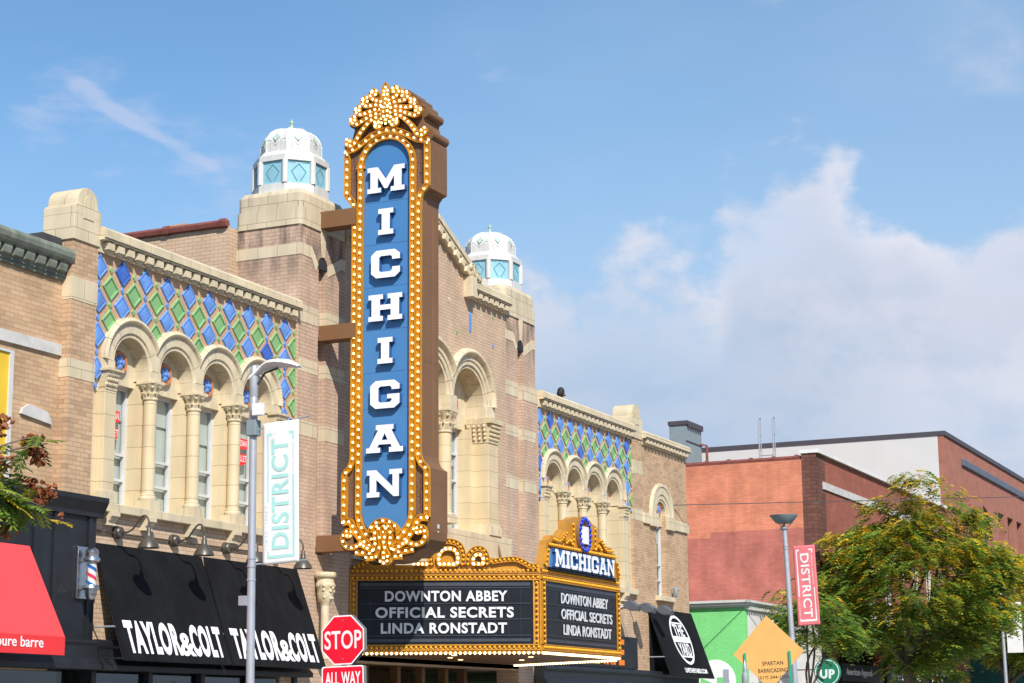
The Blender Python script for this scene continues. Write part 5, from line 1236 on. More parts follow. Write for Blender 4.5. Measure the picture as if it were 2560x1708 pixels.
mb.tube([(p.x, p.y-.07, 4.02), (p.x, p.y-.95, 4.05)], .012, 6); p = px_(6); mb.tube([(p.x, p.y-.07, 6.02), (p.x, p.y-.98, 6.17)], .012, 6); mb.build('banner_arm', 'galvanised', P1)
def banner(name, label, x, y0, z0, w, h, mats, lean, up, letters, small, pole_lean=0.):
    """cloth hung across the street direction: near edge by the pole, far edge raised by up"""
    B = thing(name, label, 'banner', (x, y0, z0)); O = Vector((x, y0, z0)); ux = Vector((0, -1, up)); uy = Vector((0, lean, 1))
    mb = MB(); nx, ny = 14, 48
    def P(a, b_): return O+ux*(w*a)+uy*(h*b_)+Vector((.008*math.sin(4*b_+a)*math.sin(PI*a)+.002*math.sin(7*a+9*b_), 0, 0))
    for j in range(ny+1):
        for i in range(nx+1): mb.v.append(tuple(P(i/nx, j/ny)))
    for j in range(ny):
        for i in range(nx): a = j*(nx+1)+i; mb.f.append((a, a+1, a+nx+2, a+nx+1)); mb.m.append(0)
    c = mb.build('cloth', mats[0], B, smooth=True, angle=0)
    so = c.modifiers.new('thick', 'SOLIDIFY'); so.thickness = .004
    mb = MB(); t = .035
    def bar(a0, a1, b0, b1, mi=0):
        k = max(1, int((b1-b0)*20)); 
        for j in range(k):
            ba = b0+(b1-b0)*j/k; bb = b0+(b1-b0)*(j+1)/k
            mb.add([P(a0, ba)-Vector((.007, 0, 0)), P(a1, ba)-Vector((.007, 0, 0)), P(a1, bb)-Vector((.007, 0, 0)), P(a0, bb)-Vector((.007, 0, 0))], [(0, 1, 2, 3)], mi)
    for a0, a1, b0, b1 in letters['bars']: bar(a0, a1, b0, b1)
    vs, fs = text_mesh(letters['txt'], .02); xs = [v[0] for v in vs]; ys = [v[1] for v in vs]
    def put(vs, fs, box, rot, mi):
        xs = [v[0] for v in vs]; ys = [v[1] for v in vs]; a0, a1, b0, b1 = box; out = []
        for v in vs:
            s = (v[0]-min(xs))/(max(xs)-min(xs)); t_ = (v[1]-min(ys))/(max(ys)-min(ys))
            a, b_ = (a1-(a1-a0)*t_, b0+(b1-b0)*s) if rot > 0 else (a0+(a1-a0)*t_, b1-(b1-b0)*s)
            out.append(P(a, b_)-Vector((.008+.0012*(v[2]+.5), 0, 0)))
        mb.add(out, fs, mi)
    put(vs, fs, letters['box'], letters['rot'], 0)
    for txt, box in small: put(*text_mesh(txt, 0), box, letters['rot'], 1)
    mb.build('lettering', mats[1:], B); return B
banner('street_banner', 'white street banner reading DISTRICT upward in pale teal letters', 24.10, -4.74, 4.00, .62, 2.10, ['banner_white', 'banner_teal', 'banner_teal_pale'], .02, .045,
       dict(bars=[(.13, .17, .44, .925), (.17, .88, .905, .925), (.83, .88, .865, .905), (.13, .17, .055, .09), (.13, .88, .04, .06), (.83, .88, .06, .62)], txt='DISTRICT', box=(.25, .73, .10, .88), rot=1), [('STATE STREET', (.08, .15, .10, .42)), ('ANN ARBOR', (.83, .88, .64, .85))])
P2 = thing('street_lamp', 'grey street lamp with a shallow inverted cone head before the red brick wall', 'street lamp', (49.88, -5.0, 0))
def p2(z): return Vector((49.88, -5.03+.035*(z-2), z))
mb = MB(); mb.tube([p2(0), p2(6.85)], [.085, .065], 14); mb.lathe(p2(0), [(.2, 0), (.2, .05), (.12, .3), (.085, .45)], 14)
for z in (6.25, 6.32, 4.0, 4.08, 4.16): band(mb, p2(z).x, p2(z).y, z, .07)
mb.build('pole', 'galvanised', P2, smooth=True)
mb = MB(); t = p2(7.0); mb.lathe((t.x, t.y, 6.95), [(.001, 0), (.20, .0), (.23, .02), (.37, .19), (.38, .215), (.36, .22), (.001, .22)], 24); mb.build('lamp_head', 'duct_grey', P2, smooth=True)
mb = MB(); mb.lathe((t.x, t.y, 6.78), [(.10, 0), (.11, .03), (.09, .07)], 12); mb.tube([(t.x, t.y, 6.80), (t.x, t.y, 6.96)], .03, 8)
for k in range(3): a = 2*PI*k/3+.6; mb.tube([(t.x+.08*math.cos(a), t.y+.08*math.sin(a), 6.82), (t.x+.24*math.cos(a), t.y+.24*math.sin(a), 6.98)], .012, 6)
mb.build('stay', 'duct_grey', P2)
banner('street_banner', 'faded pink street banner reading DISTRICT downward in white letters', 49.95, -5.13, 4.20, .60, 2.12, ['banner_pink', 'banner_white', 'banner_white'], .035, .05,
       dict(bars=[(.12, .17, .36, .955), (.17, .88, .935, .955), (.83, .88, .90, .935), (.12, .88, .05, .075), (.83, .88, .075, .47), (.12, .17, .05, .09)], txt='DISTRICT', box=(.30, .70, .10, .90), rot=-1), [('STATE STREET', (.10, .15, .10, .34)), ('ANN ARBOR', (.80, .85, .50, .88))])
P3 = thing('street_lamp', 'distant grey street lamp pole at the right edge carrying a plain white banner', 'street lamp', (80.0, -4.8, 0))
MB().tube([(80.0, -4.8, 0), (80.0, -4.75, 6.9)], [.085, .065], 10).build('pole', 'galvanised', P3, smooth=True)
MB().lathe((80.0, -4.75, 6.95), [(.001, 0), (.20, .0), (.37, .19), (.38, .215), (.001, .22)], 16).build('lamp_head', 'duct_grey', P3, smooth=True)
B3 = thing('street_banner', 'plain white banner on the far street lamp beside the green awning', 'banner', (80.0, -4.9, 4.4))
MB().box(79.99, 80.005, -5.55, -4.92, 4.42, 6.45).build('cloth', 'banner_white', B3)
# stop sign
SS = thing('stop_sign', 'red octagonal STOP sign on a post in front of the marquee', 'stop sign', (26.42, -4.80, 0))
def sgf(x, y, z): return ((x, y, z), (0, -1, 0), (0, 0, 1), (-1, 0, 0))
oc = [(.381*math.cos(PI/8+PI/4*k)/math.cos(PI/8)*1.0, .381*math.sin(PI/8+PI/4*k)/math.cos(PI/8)*1.0) for k in range(8)]
F_ = sgf(26.36, -4.80, 2.995); tilt = .022
F_ = ((26.36, -4.80, 2.995), (0, -1, tilt), (0, tilt, 1), (-1, 0, 0))
mb = MB(); mb.prism(oc, F_, -.004, 0); mb.prism(oc, F_, -.085, -.07); mb.build('plate', 'sign_back', SS)
mb = MB(); mb.prism([(a*.998, b_*.998) for a, b_ in oc], F_, .0, .0015); fa = mb.build('white_border', 'print_white', SS)
mb = MB(); mb.prism([(a*.945, b_*.945) for a, b_ in oc], F_, .0015, .003); mb.build('red_face', 'sign_red', SS)
mb = MB(); mb.text('STOP', Vector(F_[0])+Vector(F_[1])*-.325+Vector(F_[2])*-.14, F_[1], F_[2], .66, .285, .001, back=.0035, bold=.012); mb.build('lettering', 'print_white', SS)
mb = MB()
for z in (.30, -.30): mb.sph(Vector(F_[0])+Vector(F_[2])*z+Vector((-.004, 0, 0)), .014, 8, 6)
mb.build('bolt', 'chrome', SS)
MB().box(26.39, 26.44, -4.83, -4.77, -.02, 3.36).build('post', 'galvanised', SS)
pr_ = []
w2, h2_ = .375, .19
for cx_, cy_, s in ((w2-.04, h2_-.04, 0), (-w2+.04, h2_-.04, 1), (-w2+.04, -h2_+.04, 2), (w2-.04, -h2_+.04, 3)): pr_ += arc(cx_, cy_, .04, s*PI/2, (s+1)*PI/2, 4)
F2 = ((26.36, -4.805, 2.405), (0, -1, tilt), (0, tilt, 1), (-1, 0, 0))
AWS = thing('way_plaque', 'red ALL WAY plaque bolted below the STOP sign', 'sign', (26.36, -4.805, 2.2))
mb = MB(); mb.prism(pr_, F2, -.004, 0); mb.prism(pr_, F2, -.085, -.07); mb.build('plate', 'sign_back', AWS)
mb = MB(); mb.prism(pr_, F2, 0, .0015); mb.build('white_border', 'print_white', AWS)
mb = MB(); mb.prism([(a*.945, b_*.90) for a, b_ in pr_], F2, .0015, .003); mb.build('red_face', 'sign_red', AWS)
mb = MB(); mb.text('ALL WAY', Vector(F2[0])+Vector(F2[1])*-.31+Vector(F2[2])*-.10, F2[1], F2[2], .63, .20, .001, back=.0035, bold=.02); mb.build('lettering', 'print_white', AWS)
# back of a work sign on a stand
DS = thing('work_sign', 'diamond of orange sheet seen from behind on a green stand, stencilled with a phone number', 'road sign', (44.75, -5.95, 0))
O = Vector((44.7, -5.93, 3.33)); ux = Vector((.0, -1, .03)).normalized(); uy = Vector((.0, .03, 1)).normalized(); n = Vector((-1, 0, 0))
mb = MB(); hd = .88; mb.prism([(hd, 0), (0, hd), (-hd, 0), (0, -hd)], (O, ux, uy, n), -.006, .006); mb.build('sheet', 'orange_sheet', DS)
for txt, w, z in (('SPARTAN', .52, -.30), ('BARRICADING', .74, -.47), ('(517) 244-1500', .76, -.64)):
    mb = MB(); mb.text(txt, O+ux*(-w/2+.09)+uy*z, ux, uy, w, .095, .002, back=.0065, bold=.012); mb.build('lettering', 'ink', DS)
mb = MB()
for a in (-.58, .53): mb.obox(O+ux*(a-.025)+uy*.02+n*.01, ux*.05, -uy*3.3, n*.04)
mb.build('stand_upright', 'stand_green', DS)
mb = MB(); mb.obox(O+ux*-.7-uy*2.9+n*.05, ux*1.4, uy*.06, n*.05); mb.obox(O+ux*-.03-uy*3.3+n*.05, ux*.06, uy*.1, n*.9); mb.obox(O+ux*-.03-uy*3.3+n*.05, ux*.06, uy*.1, n*-.9); mb.build('stand_foot', 'stand_green', DS)
FL_ = thing('flashing_light', 'grey pole with a pointed cap in front of the orange diamond', 'post', (33.0, -9.0, 0))
FLx = Vector((31.5, -9.66, 0))
FL_.location = FLx
mb = MB(); mb.tube([FLx, FLx+Vector((0, 0, 2.55))], .035, 10); mb.lathe(FLx+Vector((0, 0, 2.30)), [(.05, 0), (.055, .01), (.055, .17), (.045, .18), (.045, .2), (.03, .21), (.036, .24), (.036, .30), (.02, .37), (.004, .42)], 14); mb.build('pole', 'galvanised', FL_, smooth=True)
PM = thing('sign_post', 'plain grey square sign post before the green wall', 'post', (38.7, -6.9, 0))
MB().box(38.66, 38.74, -6.93, -6.83, 0, 2.78).build('post', 'galvanised', PM)

# ------------------------------------------------------------------ neighbour on the left
NB = thing('corner_building', 'tan brick building with a green copper cornice at the left edge', 'building', (17, 10, 0))
mb = MB(); mb.box(5, 25.43, .17, 30, 2.6, 9.42); mb.build('wall', 'neighbour_brick', NB)
mb = MB(); mb.box(5, 25.40, .12, .20, 9.08, 9.14)
mb.prism([(.2, 9.36), (-.02, 9.36), (-.06, 9.39), (-.09, 9.44), (-.10, 9.52), (-.07, 9.58), (-.02, 9.61), (.3, 9.61)], ((5, 0, 0), (0, 1, 0), (0, 0, 1), (1, 0, 0)), 0, 20.42)
mb.box(5, 25.40, .09, .2, 9.14, 9.36)
x = 25.36
while x > 20: mb.prism([(.10, 9.36), (-.01, 9.36), (-.01, 9.30), (.015, 9.21), (.10, 9.19)], ((x-.22, 0, 0), (0, 1, 0), (0, 0, 1), (1, 0, 0)), 0, .20); x -= .285
mb.build('cornice', 'copper', NB)
mb = MB(); mb.box(5, 25.42, .12, .3, 7.79, 7.98); mb.build('stone_band', 'grey_stone', NB)
mb = MB(); mb.box(24.11, 24.20, .10, .168, 5.6, 7.66); mb.box(22.4, 24.11, .10, .168, 7.62, 7.66); w = mb.build('window', 'white_paint', NB); MB().box(22.4, 24.11, .13, .165, 5.6, 7.62).build('blind', 'yellow_blind', w)
MB().prism([(24.46, 6.68), (25.24, 6.60), (25.22, 6.68), (25.12, 6.80), (24.66, 6.86), (24.50, 6.77)], front(.17), 0, .05).build('stone_hood', 'grey_stone', NB)
mb = MB(); mb.box(24.9, 25.425, .20, .58, 9.44, 9.82); mb.build('flashing', 'roof_tar', NB)
MB().box(5, 25.4, .31, 30, 9.35, 9.43).build('roof', 'roof_tar', NB)

# ------------------------------------------------------------------ window stickers
def sticker(x, y, z, label, w=.42):
    T = thing('window_sign', label, 'sign', (x, y, z))
    for txt, z0 in (('RUSSIAN', .30), ('BALLET', 0)):
        mb = MB(); mb.prism([(0, 0), (w, .05), (w, .24), (0, .24)] if z0 else [(0, -.06), (w-.05, .06), (w-.03, .24), (0, .24)], ((x, y, z+z0), (1, 0, 0), (0, 0, 1), (0, -1, 0)), 0, .003); s = mb.build('red_tag', 'red_valance', T)
        mb = MB(); mb.text(txt, (x+.03, y-.0035, z+z0+.09), (1, 0, 0), (0, 0, 1), w-.06, .12, .001); mb.build('lettering', 'print_white', s)
sticker(27.06, .425, 6.62, 'small red paper sign inside the leftmost arched window'); sticker(31.20, .425, 6.66, 'small red paper sign in the arched window behind the street lamp pole')

# ------------------------------------------------------------------ right hand buildings
GB = thing('shop_building', 'low shop painted bright green on its side with a white front and moulded cornice', 'building', (65, 8, 0))
mb = MB(); mb.box(61.07, 61.37, 0, 16, 0, 5.45); mb.build('side_wall', 'green_brick', GB)
mb = MB(); mb.box(61.375, 70.1, 0, 16, 0, 5.45); mb.build('wall', 'white_wall', GB)
mb = MB()
for y0, z0, z1 in ((-.06, 5.45, 5.52), (-.16, 5.52, 5.60), (-.22, 5.60, 5.68)): mb.box(61.07+y0, 70.1, y0, 16, z0, z1)
for i in range(38): mb.box(61.2+i*.23, 61.32+i*.23, -.13, 0, 5.38, 5.50)
mb.build('cornice', 'white_paint', GB)
mb = MB(); mb.lathe((61.068, 1.06, 3.06), [(.001, -.004), (.70, -.004), (.70, 0)], 40, axis='x'); lg = mb.build('emblem', 'print_white', GB)
mb = MB(); fr = ((61.063, 1.06, 3.06), (0, -1, 0), (0, 0, 1), (-1, 0, 0)); mb.prism([(-.52, .12), (-.02, -.1), (-.02, -.6), (-.52, -.42)], fr, 0, .004); mb.prism([(.05, .12), (.40, .12), (.48, .02), (.48, -.3), (.40, -.45), (.05, -.45)], fr, 0, .004); mb.build('emblem_green', 'green_brick', lg)
mb = MB(); mb.box(62.6, 64.9, -.03, .02, 4.3, 4.36); mb.box(62.6, 62.64, -.03, .02, 2.4, 4.3); mb.box(64.86, 64.9, -.03, .02, 2.4, 4.3); mb.build('panel_frame', 'grey_stone', GB)
gl = MB(); gl.tube(catmull([(63.6, 0, 4.55), (63.6, -.3, 4.62), (63.6, -.5, 5.02), (63.6, -.75, 5.05), (63.6, -.85, 4.80), (63.6, -.85, 4.4)], 5), .035, 7); gl.lathe((63.6, -.85, 4.15), [(.05, .25), (.07, .2), (.17, .05), (.19, 0), (.18, 0)], 12)
tag(gl.build('wall_lamp', 'white_paint', smooth=True), 'white gooseneck lamp curving over the white shop front behind the orange diamond', 'wall lamp')
UPS = thing('round_sign', 'round dark green sign reading UP hanging over the pavement', 'sign', (66.5, -1.2, 3.4))
mb = MB(); mb.lathe((66.5, -1.2, 3.42), [(.001, -.06), (.46, -.06), (.48, -.04), (.48, .04), (.46, .06), (.001, .06)], 32, axis='x'); mb.build('disc', 'sign_green', UPS)
mb = MB(); mb.strip([(.42*math.cos(2*PI*i/40), .42*math.sin(2*PI*i/40)) for i in range(40)], .03, ((66.44, -1.2, 3.42), (0, -1, 0), (0, 0, 1), (-1, 0, 0)), prof=[(-.015, 0), (-.015, .004), (.015, .004), (.015, 0)], closed=True, creep=0)
mb.text('UP', (66.438, -.93, 3.20), (0, -1, 0), (0, 0, 1), .54, .32, .006, bold=.05); mb.build('lettering', 'banner_teal_pale', UPS)
MB().box(66.48, 66.52, -.75, 0, 3.5, 3.54).build('bracket', 'dark_coping', UPS)

RB = thing('brick_building', 'two storey dark red brick shop building with a painted orange red side wall', 'building', (80, 10, 0))
mb = MB(); mb.box(70.2, 70.5, .55, 22, 0, 11.5); mb.build('side_wall', 'red_coats', RB)
mb = MB(); mb.box(70.2, 71.4, -.02, .55, 0, 11.72); mb.build('corner_pier', 'dark_red_brick', RB)
mb = MB(); ex = 92.6
wins = [(72.3+i*2.55, 73.7+i*2.55) for i in range(8)]
mb.box(71.4, ex, 0, .5, 8.7, 11.72); mb.box(71.4, ex, 0, .5, 4.6, 5.7)
prev = 71.4
for a, b_ in wins: mb.box(prev, a, 0, .5, 5.7, 8.7); prev = b_
mb.box(prev, ex, 0, .5, 5.7, 8.7); mb.box(70.5, ex, .8, 22, 4, 11.3)
mb.build('wall', 'red_brick', RB)
for a, b_ in wins:
    mb = MB(); f = .08; mb.box(a, a+f, .1, .2, 5.7, 8.7); mb.box(b_-f, b_, .1, .2, 5.7, 8.7); mb.box(a+f, b_-f, .1, .2, 8.62, 8.7); mb.box(a+f, b_-f, .1, .2, 5.7, 5.78); mb.box(a+f, b_-f, .1, .2, 7.1, 7.2); w = mb.build('window', 'white_paint', RB)
    MB().box(a+f, b_-f, .25, .27, 5.7, 8.7).build('blind', 'white_paint', w)
    MB().box(a-.1, b_+.1, -.08, .1, 5.56, 5.70).build('sill', 'grey_stone', RB)
mb = MB(); mb.box(71.0, ex, -.06, .1, 10.42, 10.70); mb.build('stone_band', 'grey_stone', RB)
mb = MB(); mb.box(70.15, ex, -.14, .6, 11.72, 11.86); mb.build('coping', 'white_wall', RB)
mb = MB(); mb.tube([(70.32, .6+i*.9, 11.56) for i in range(24)], .11, 6)
for i in range(17): mb.tube([(70.32, .7+i*.9, 11.57), (70.32, .83+i*.9, 11.57)], .14, 6)
mb.build('coping_tiles', 'red_coping', RB)
mb = MB(); mb.box(70.24, 70.48, .56, 22, 11.30, 11.5); mb.build('parapet', 'white_wall', RB)
for x in (71.5, 78.3, 85.5, 92.0): MB().box(x, x+.5, -.05, .2, 0, 4.6).build('pier', 'red_brick', RB)
MB().box(71.4, ex, .5, .55, 0, 3.3).build('shop_glass', 'glass_dark', RB); MB().box(71.4, ex, 1.4, 1.5, 0, 4.6).build('back', 'interior_dark', RB); MB().box(71.4, ex, .3, .36, 3.9, 4.6).build('transom_glass', 'glass_dark', RB)
mb = MB()
for i in range(28): mb.box(71.5+i*.75, 71.57+i*.75, .24, .40, 0, 4.6)
mb.build('shop_frame', 'dark_coping', RB)
def fascia(x0, x1, z0, z1, txt, label, tx0, tx1, th, tz):
    T = thing('shop_sign', label, 'sign', ((x0+x1)/2, -.2, z0)); MB().box(x0, x1, -.2, .1, z0, z1).build('sign_panel', 'black_paint', T)
    mb = MB(); mb.text(txt, (tx0, -.2, tz), (1, 0, 0), (0, 0, 1), tx1-tx0, th, .02, bold=.01); mb.build('lettering', 'print_white', T)
fascia(72.05, 78.28, 3.25, 3.90, 'American Apparel', 'black fascia sign with thin white lettering, just right of the round green sign', 72.6, 76.4, .34, 3.40)
fascia(78.85, 85.45, 3.25, 3.90, 'Made in the USA', 'black fascia sign with white lettering left of the big tree trunk', 79.6, 84.6, .32, 3.42)
T = thing('shop_sign', 'small white lettered sign between two white lines behind the big tree trunk', 'sign', (88, -.2, 3.2)); MB().box(86.05, 91.9, -.2, .1, 3.2, 4.1).build('sign_panel', 'black_paint', T)
mb = MB(); mb.box(86.3, 91.6, -.21, -.19, 3.97, 4.01); mb.box(86.3, 91.6, -.21, -.19, 3.28, 3.32); mb.text('American', (86.9, -.2, 3.68), (1, 0, 0), (0, 0, 1), 3.6, .22, .02, bold=.03); mb.text('Apparel', (86.9, -.2, 3.38), (1, 0, 0), (0, 0, 1), 3.2, .24, .02, bold=.03); mb.build('lettering', 'print_white', T)
LD = thing('roof_ladder', 'grey pipe ladder rising above the red brick parapet', 'ladder', (70.7, 2.0, 11.4))
mb = MB()
for y in (2.28, 1.72):
    mb.tube([(70.5, y, 11.2), (70.5, y, 13.2), (70.62, y-.02, 13.32), (70.74, y, 13.2), (70.74, y, 11.2)], .022, 6)
    for z in (12.0, 12.6): mb.tube([(70.5, y, z), (70.74, y, z)], .015, 5)
mb.build('rail', 'galvanised', LD); mb = MB()
for z in (11.5, 11.8): mb.tube([(70.6, 1.72, z), (70.6, 2.28, z)], .018, 6)
mb.build('rung', 'galvanised', LD)

FB = thing('tall_building', 'large block with pale grey side wall and red brick front behind the trees', 'building', (105, 15, 0))
mb = MB(); mb.box(92.9, 93.3, .3, 40, 0, 15.4); mb.build('side_wall', 'siding', FB)
def Wd(a0, a1, z0, z1): return (a0, a1, z0, z1)
holes = [(105.6, 107.2, 8.5, 12.75), (108.2, 109.9, 8.5, 12.78), (110.9, 112.5, 8.5, 12.8), (113.6, 115.2, 8.5, 12.8)]
mb = MB(); mb.box(92.9, 160, 0, .3, 12.85, 15.4); prev = 92.9
mb.box(92.9, 99.6, 0, .3, 0, 12.85)
mb.box(101.2, 101.6, 0, .3, 0, 12.85); mb.box(103.8, 105.6, 0, .3, 0, 12.85)
for i, (a0, a1, z0, z1) in enumerate(holes): mb.box(a1, holes[i+1][0] if i < 3 else 160, 0, .3, 0, 12.85); mb.box(a0, a1, 0, .3, 0, z0)
mb.prism([(99.6, 12.85), (101.2, 12.85), (101.2, 12.84), (100.6, 12.6), (100.0, 12.1), (99.6, 11.4)], front(0), 0, -.3)
mb.prism([(101.6, 12.85), (103.8, 12.85), (103.8, 11.2), (103.3, 12.1), (102.6, 12.65), (101.6, 12.84)], front(0), 0, -.3)
mb.box(93.3, 160, 1.6, 40, 0, 15.2); mb.build('wall', 'salmon_brick', FB)
mb = MB(); mb.box(99.6, 104, .9, .95, 0, 13); mb.box(105.5, 116, .9, .95, 8, 13); mb.build('recess_glass', 'slate_stripe', FB)
mb = MB(); mb.box(92.86, 160, -.08, .42, 15.4, 15.62); mb.box(92.86, 93.4, .42, 40, 15.4, 15.62); mb.build('coping', 'dark_coping', FB)
mb = MB(); mb.box(96.7, 160, -.12, .02, 14.35, 14.72); mb.build('stripe', 'slate_stripe', FB, bevel=.04)
GA = awning('green_awning', 'dark green fabric awning at the right edge behind the far street lamp', 96.0, 112, 0, -3.0, 6.2, 3.9, 'green_fabric', .5)
mb = MB(); mb.text('MICHIGAN BOOK', (101.5, -3.02, 3.48), (1, 0, 0), (0, 0, 1), 7.0, .26, .01); mb.build('lettering', 'banner_teal_pale', GA)
mb = MB(); mb.add([(96.0, 0, 6.18), (96.0, -3.0, 3.88), (96.0, -3.0, 3.4), (96.0, 0, 3.4)], [(0, 1, 2, 3)]); mb.build('end_panel', 'green_fabric', GA)
# air duct on the roof
DU = thing('air_duct', 'boxy grey blue air handling duct on the roof behind the theatre corner', 'duct', (88.5, 11.5, 14))
mb = MB(); mb.box(88.04, 90.2, 11.5, 12.4, 12, 16.1); mb.build('housing', 'duct_grey', DU); mb = MB(); mb.box(87.98, 90.3, 11.42, 12.45, 16.1, 16.30)
for i in range(6): mb.box(88.1+i*.36, 88.3+i*.36, 11.36, 11.5, 16.0, 16.12)
mb.build('hood', 'dark_coping', DU); mb = MB(); mb.box(88.02, 90.22, 11.47, 11.52, 15.25, 15.32); mb.build('seam', 'dark_coping', DU)
MB().box(87.0, 90, 10, 14, 11, 12.0).build('base', 'roof_tar', DU)
MB().tube([(90.0, 11.48, 15.35), (90.1, 11.2, 15.3), (90.1, 11.15, 12)], .07, 8).build('pipe', 'red_coping', DU, smooth=True)
# wire
pts = [Vector((54.43, -.02, 8.155))+Vector((13.84, -7.9, 1.235))*(i/10) for i in range(0, 26)]
tag(MB().tube(pts, .016, 4).build('overhead_wire', 'dark_coping'), 'thin dark wire strung from the theatre wall out over the street', 'wire')

# ------------------------------------------------------------------ person on the roof
PX, PY, PZ = 48.05, .85, 9.22
PE = thing('person', 'person in a black cap standing on the roof behind the parapet, head turned right', 'person', (PX, PY, PZ))
hz = 1.42   # head centre above feet: crouched stance behind the parapet
vs = [(0, 0, .82), (0, 0, 1.00), (.02, 0, 1.18), (.03, 0, 1.27), (.035, 0, 1.33), (.03, 0, 1.40), (.03, 0, 1.47), (.03, 0, 1.52),
      (0, -.17, 1.20), (.06, -.24, .98), (.22, -.20, .84), (.28, -.19, .82), (0, .17, 1.20), (.06, .24, .98), (.22, .20, .84), (.28, .19, .82),
      (.02, -.10, .78), (.10, -.11, .45), (.02, -.11, .07), (.16, -.12, .04), (.02, .10, .78), (.10, .11, .45), (.02, .11, .07), (.16, .12, .04)]
ed = [(0, 1), (1, 2), (2, 3), (3, 4), (4, 5), (5, 6), (6, 7), (2, 8), (8, 9), (9, 10), (10, 11), (2, 12), (12, 13), (13, 14), (14, 15), (0, 16), (16, 17), (17, 18), (18, 19), (0, 20), (20, 21), (21, 22), (22, 23)]
rad = [.13, .14, .13, .055, .06, .085, .088, .05, .06, .045, .035, .03, .06, .045, .035, .03, .09, .06, .05, .04, .09, .06, .05, .04]
me = bpy.data.meshes.new('body'); me.from_pydata([(x, y, z) for x, y, z in vs], ed, [])
body_ = bpy.data.objects.new('body', me); COL.objects.link(body_); body_.parent = PE; me.materials.append(MATS['skin'])
sk = body_.modifiers.new('skin', 'SKIN'); body_.modifiers.new('sub', 'SUBSURF').levels = 2; body_.modifiers['sub'].render_levels = 2
for i, v in enumerate(me.skin_vertices[0].data): v.radius = (rad[i], rad[i]); v.use_root = (i == 0)
def pl(mb, name, m): return mb.build(name, m, PE, smooth=True, local=True, angle=60)
mb = MB(); mb.lathe((.0, 0, .70), [(.12, 0), (.17, .06), (.17, .25), (.19, .42), (.15, .52), (.075, .58)], 18, squash=1.25); pl(mb, 'shirt', 'shirt_dark')
mb = MB(); mb.lathe((.025, 0, 1.50), [(.108, -.06), (.110, 0), (.104, .05), (.08, .10), (.04, .125), (.001, .13)], 18, squash=.92)
mb.prism([(.08, -.08), (.20, -.06), (.235, 0), (.20, .06), (.08, .08)], ((.025, 0, 1.462), (1, 0, -.22), (0, 1, 0), (0, 0, 1)), 0, .012); pl(mb, 'cap', 'cap_black')
mb = MB(); mb.sph((-.02, 0, 1.45), .10, 12, 8); mb.sph((-.06, 0, 1.40), .06, 10, 6); pl(mb, 'hair', 'hair_dark')
mb = MB(); mb.sph((.118, 0, 1.405), .022, 8, 6)
for s in (-1, 1): mb.sph((.03, s*.09, 1.41), .025, 8, 6, sz=1.3)
pl(mb, 'face_features', 'skin')
mb = MB()
for s in (-1, 1): mb.sph((.105, s*.035, 1.435), .011, 8, 6)
mb.box(.108, .116, -.03, .03, 1.352, 1.360); pl(mb, 'eyes', 'hair_dark')

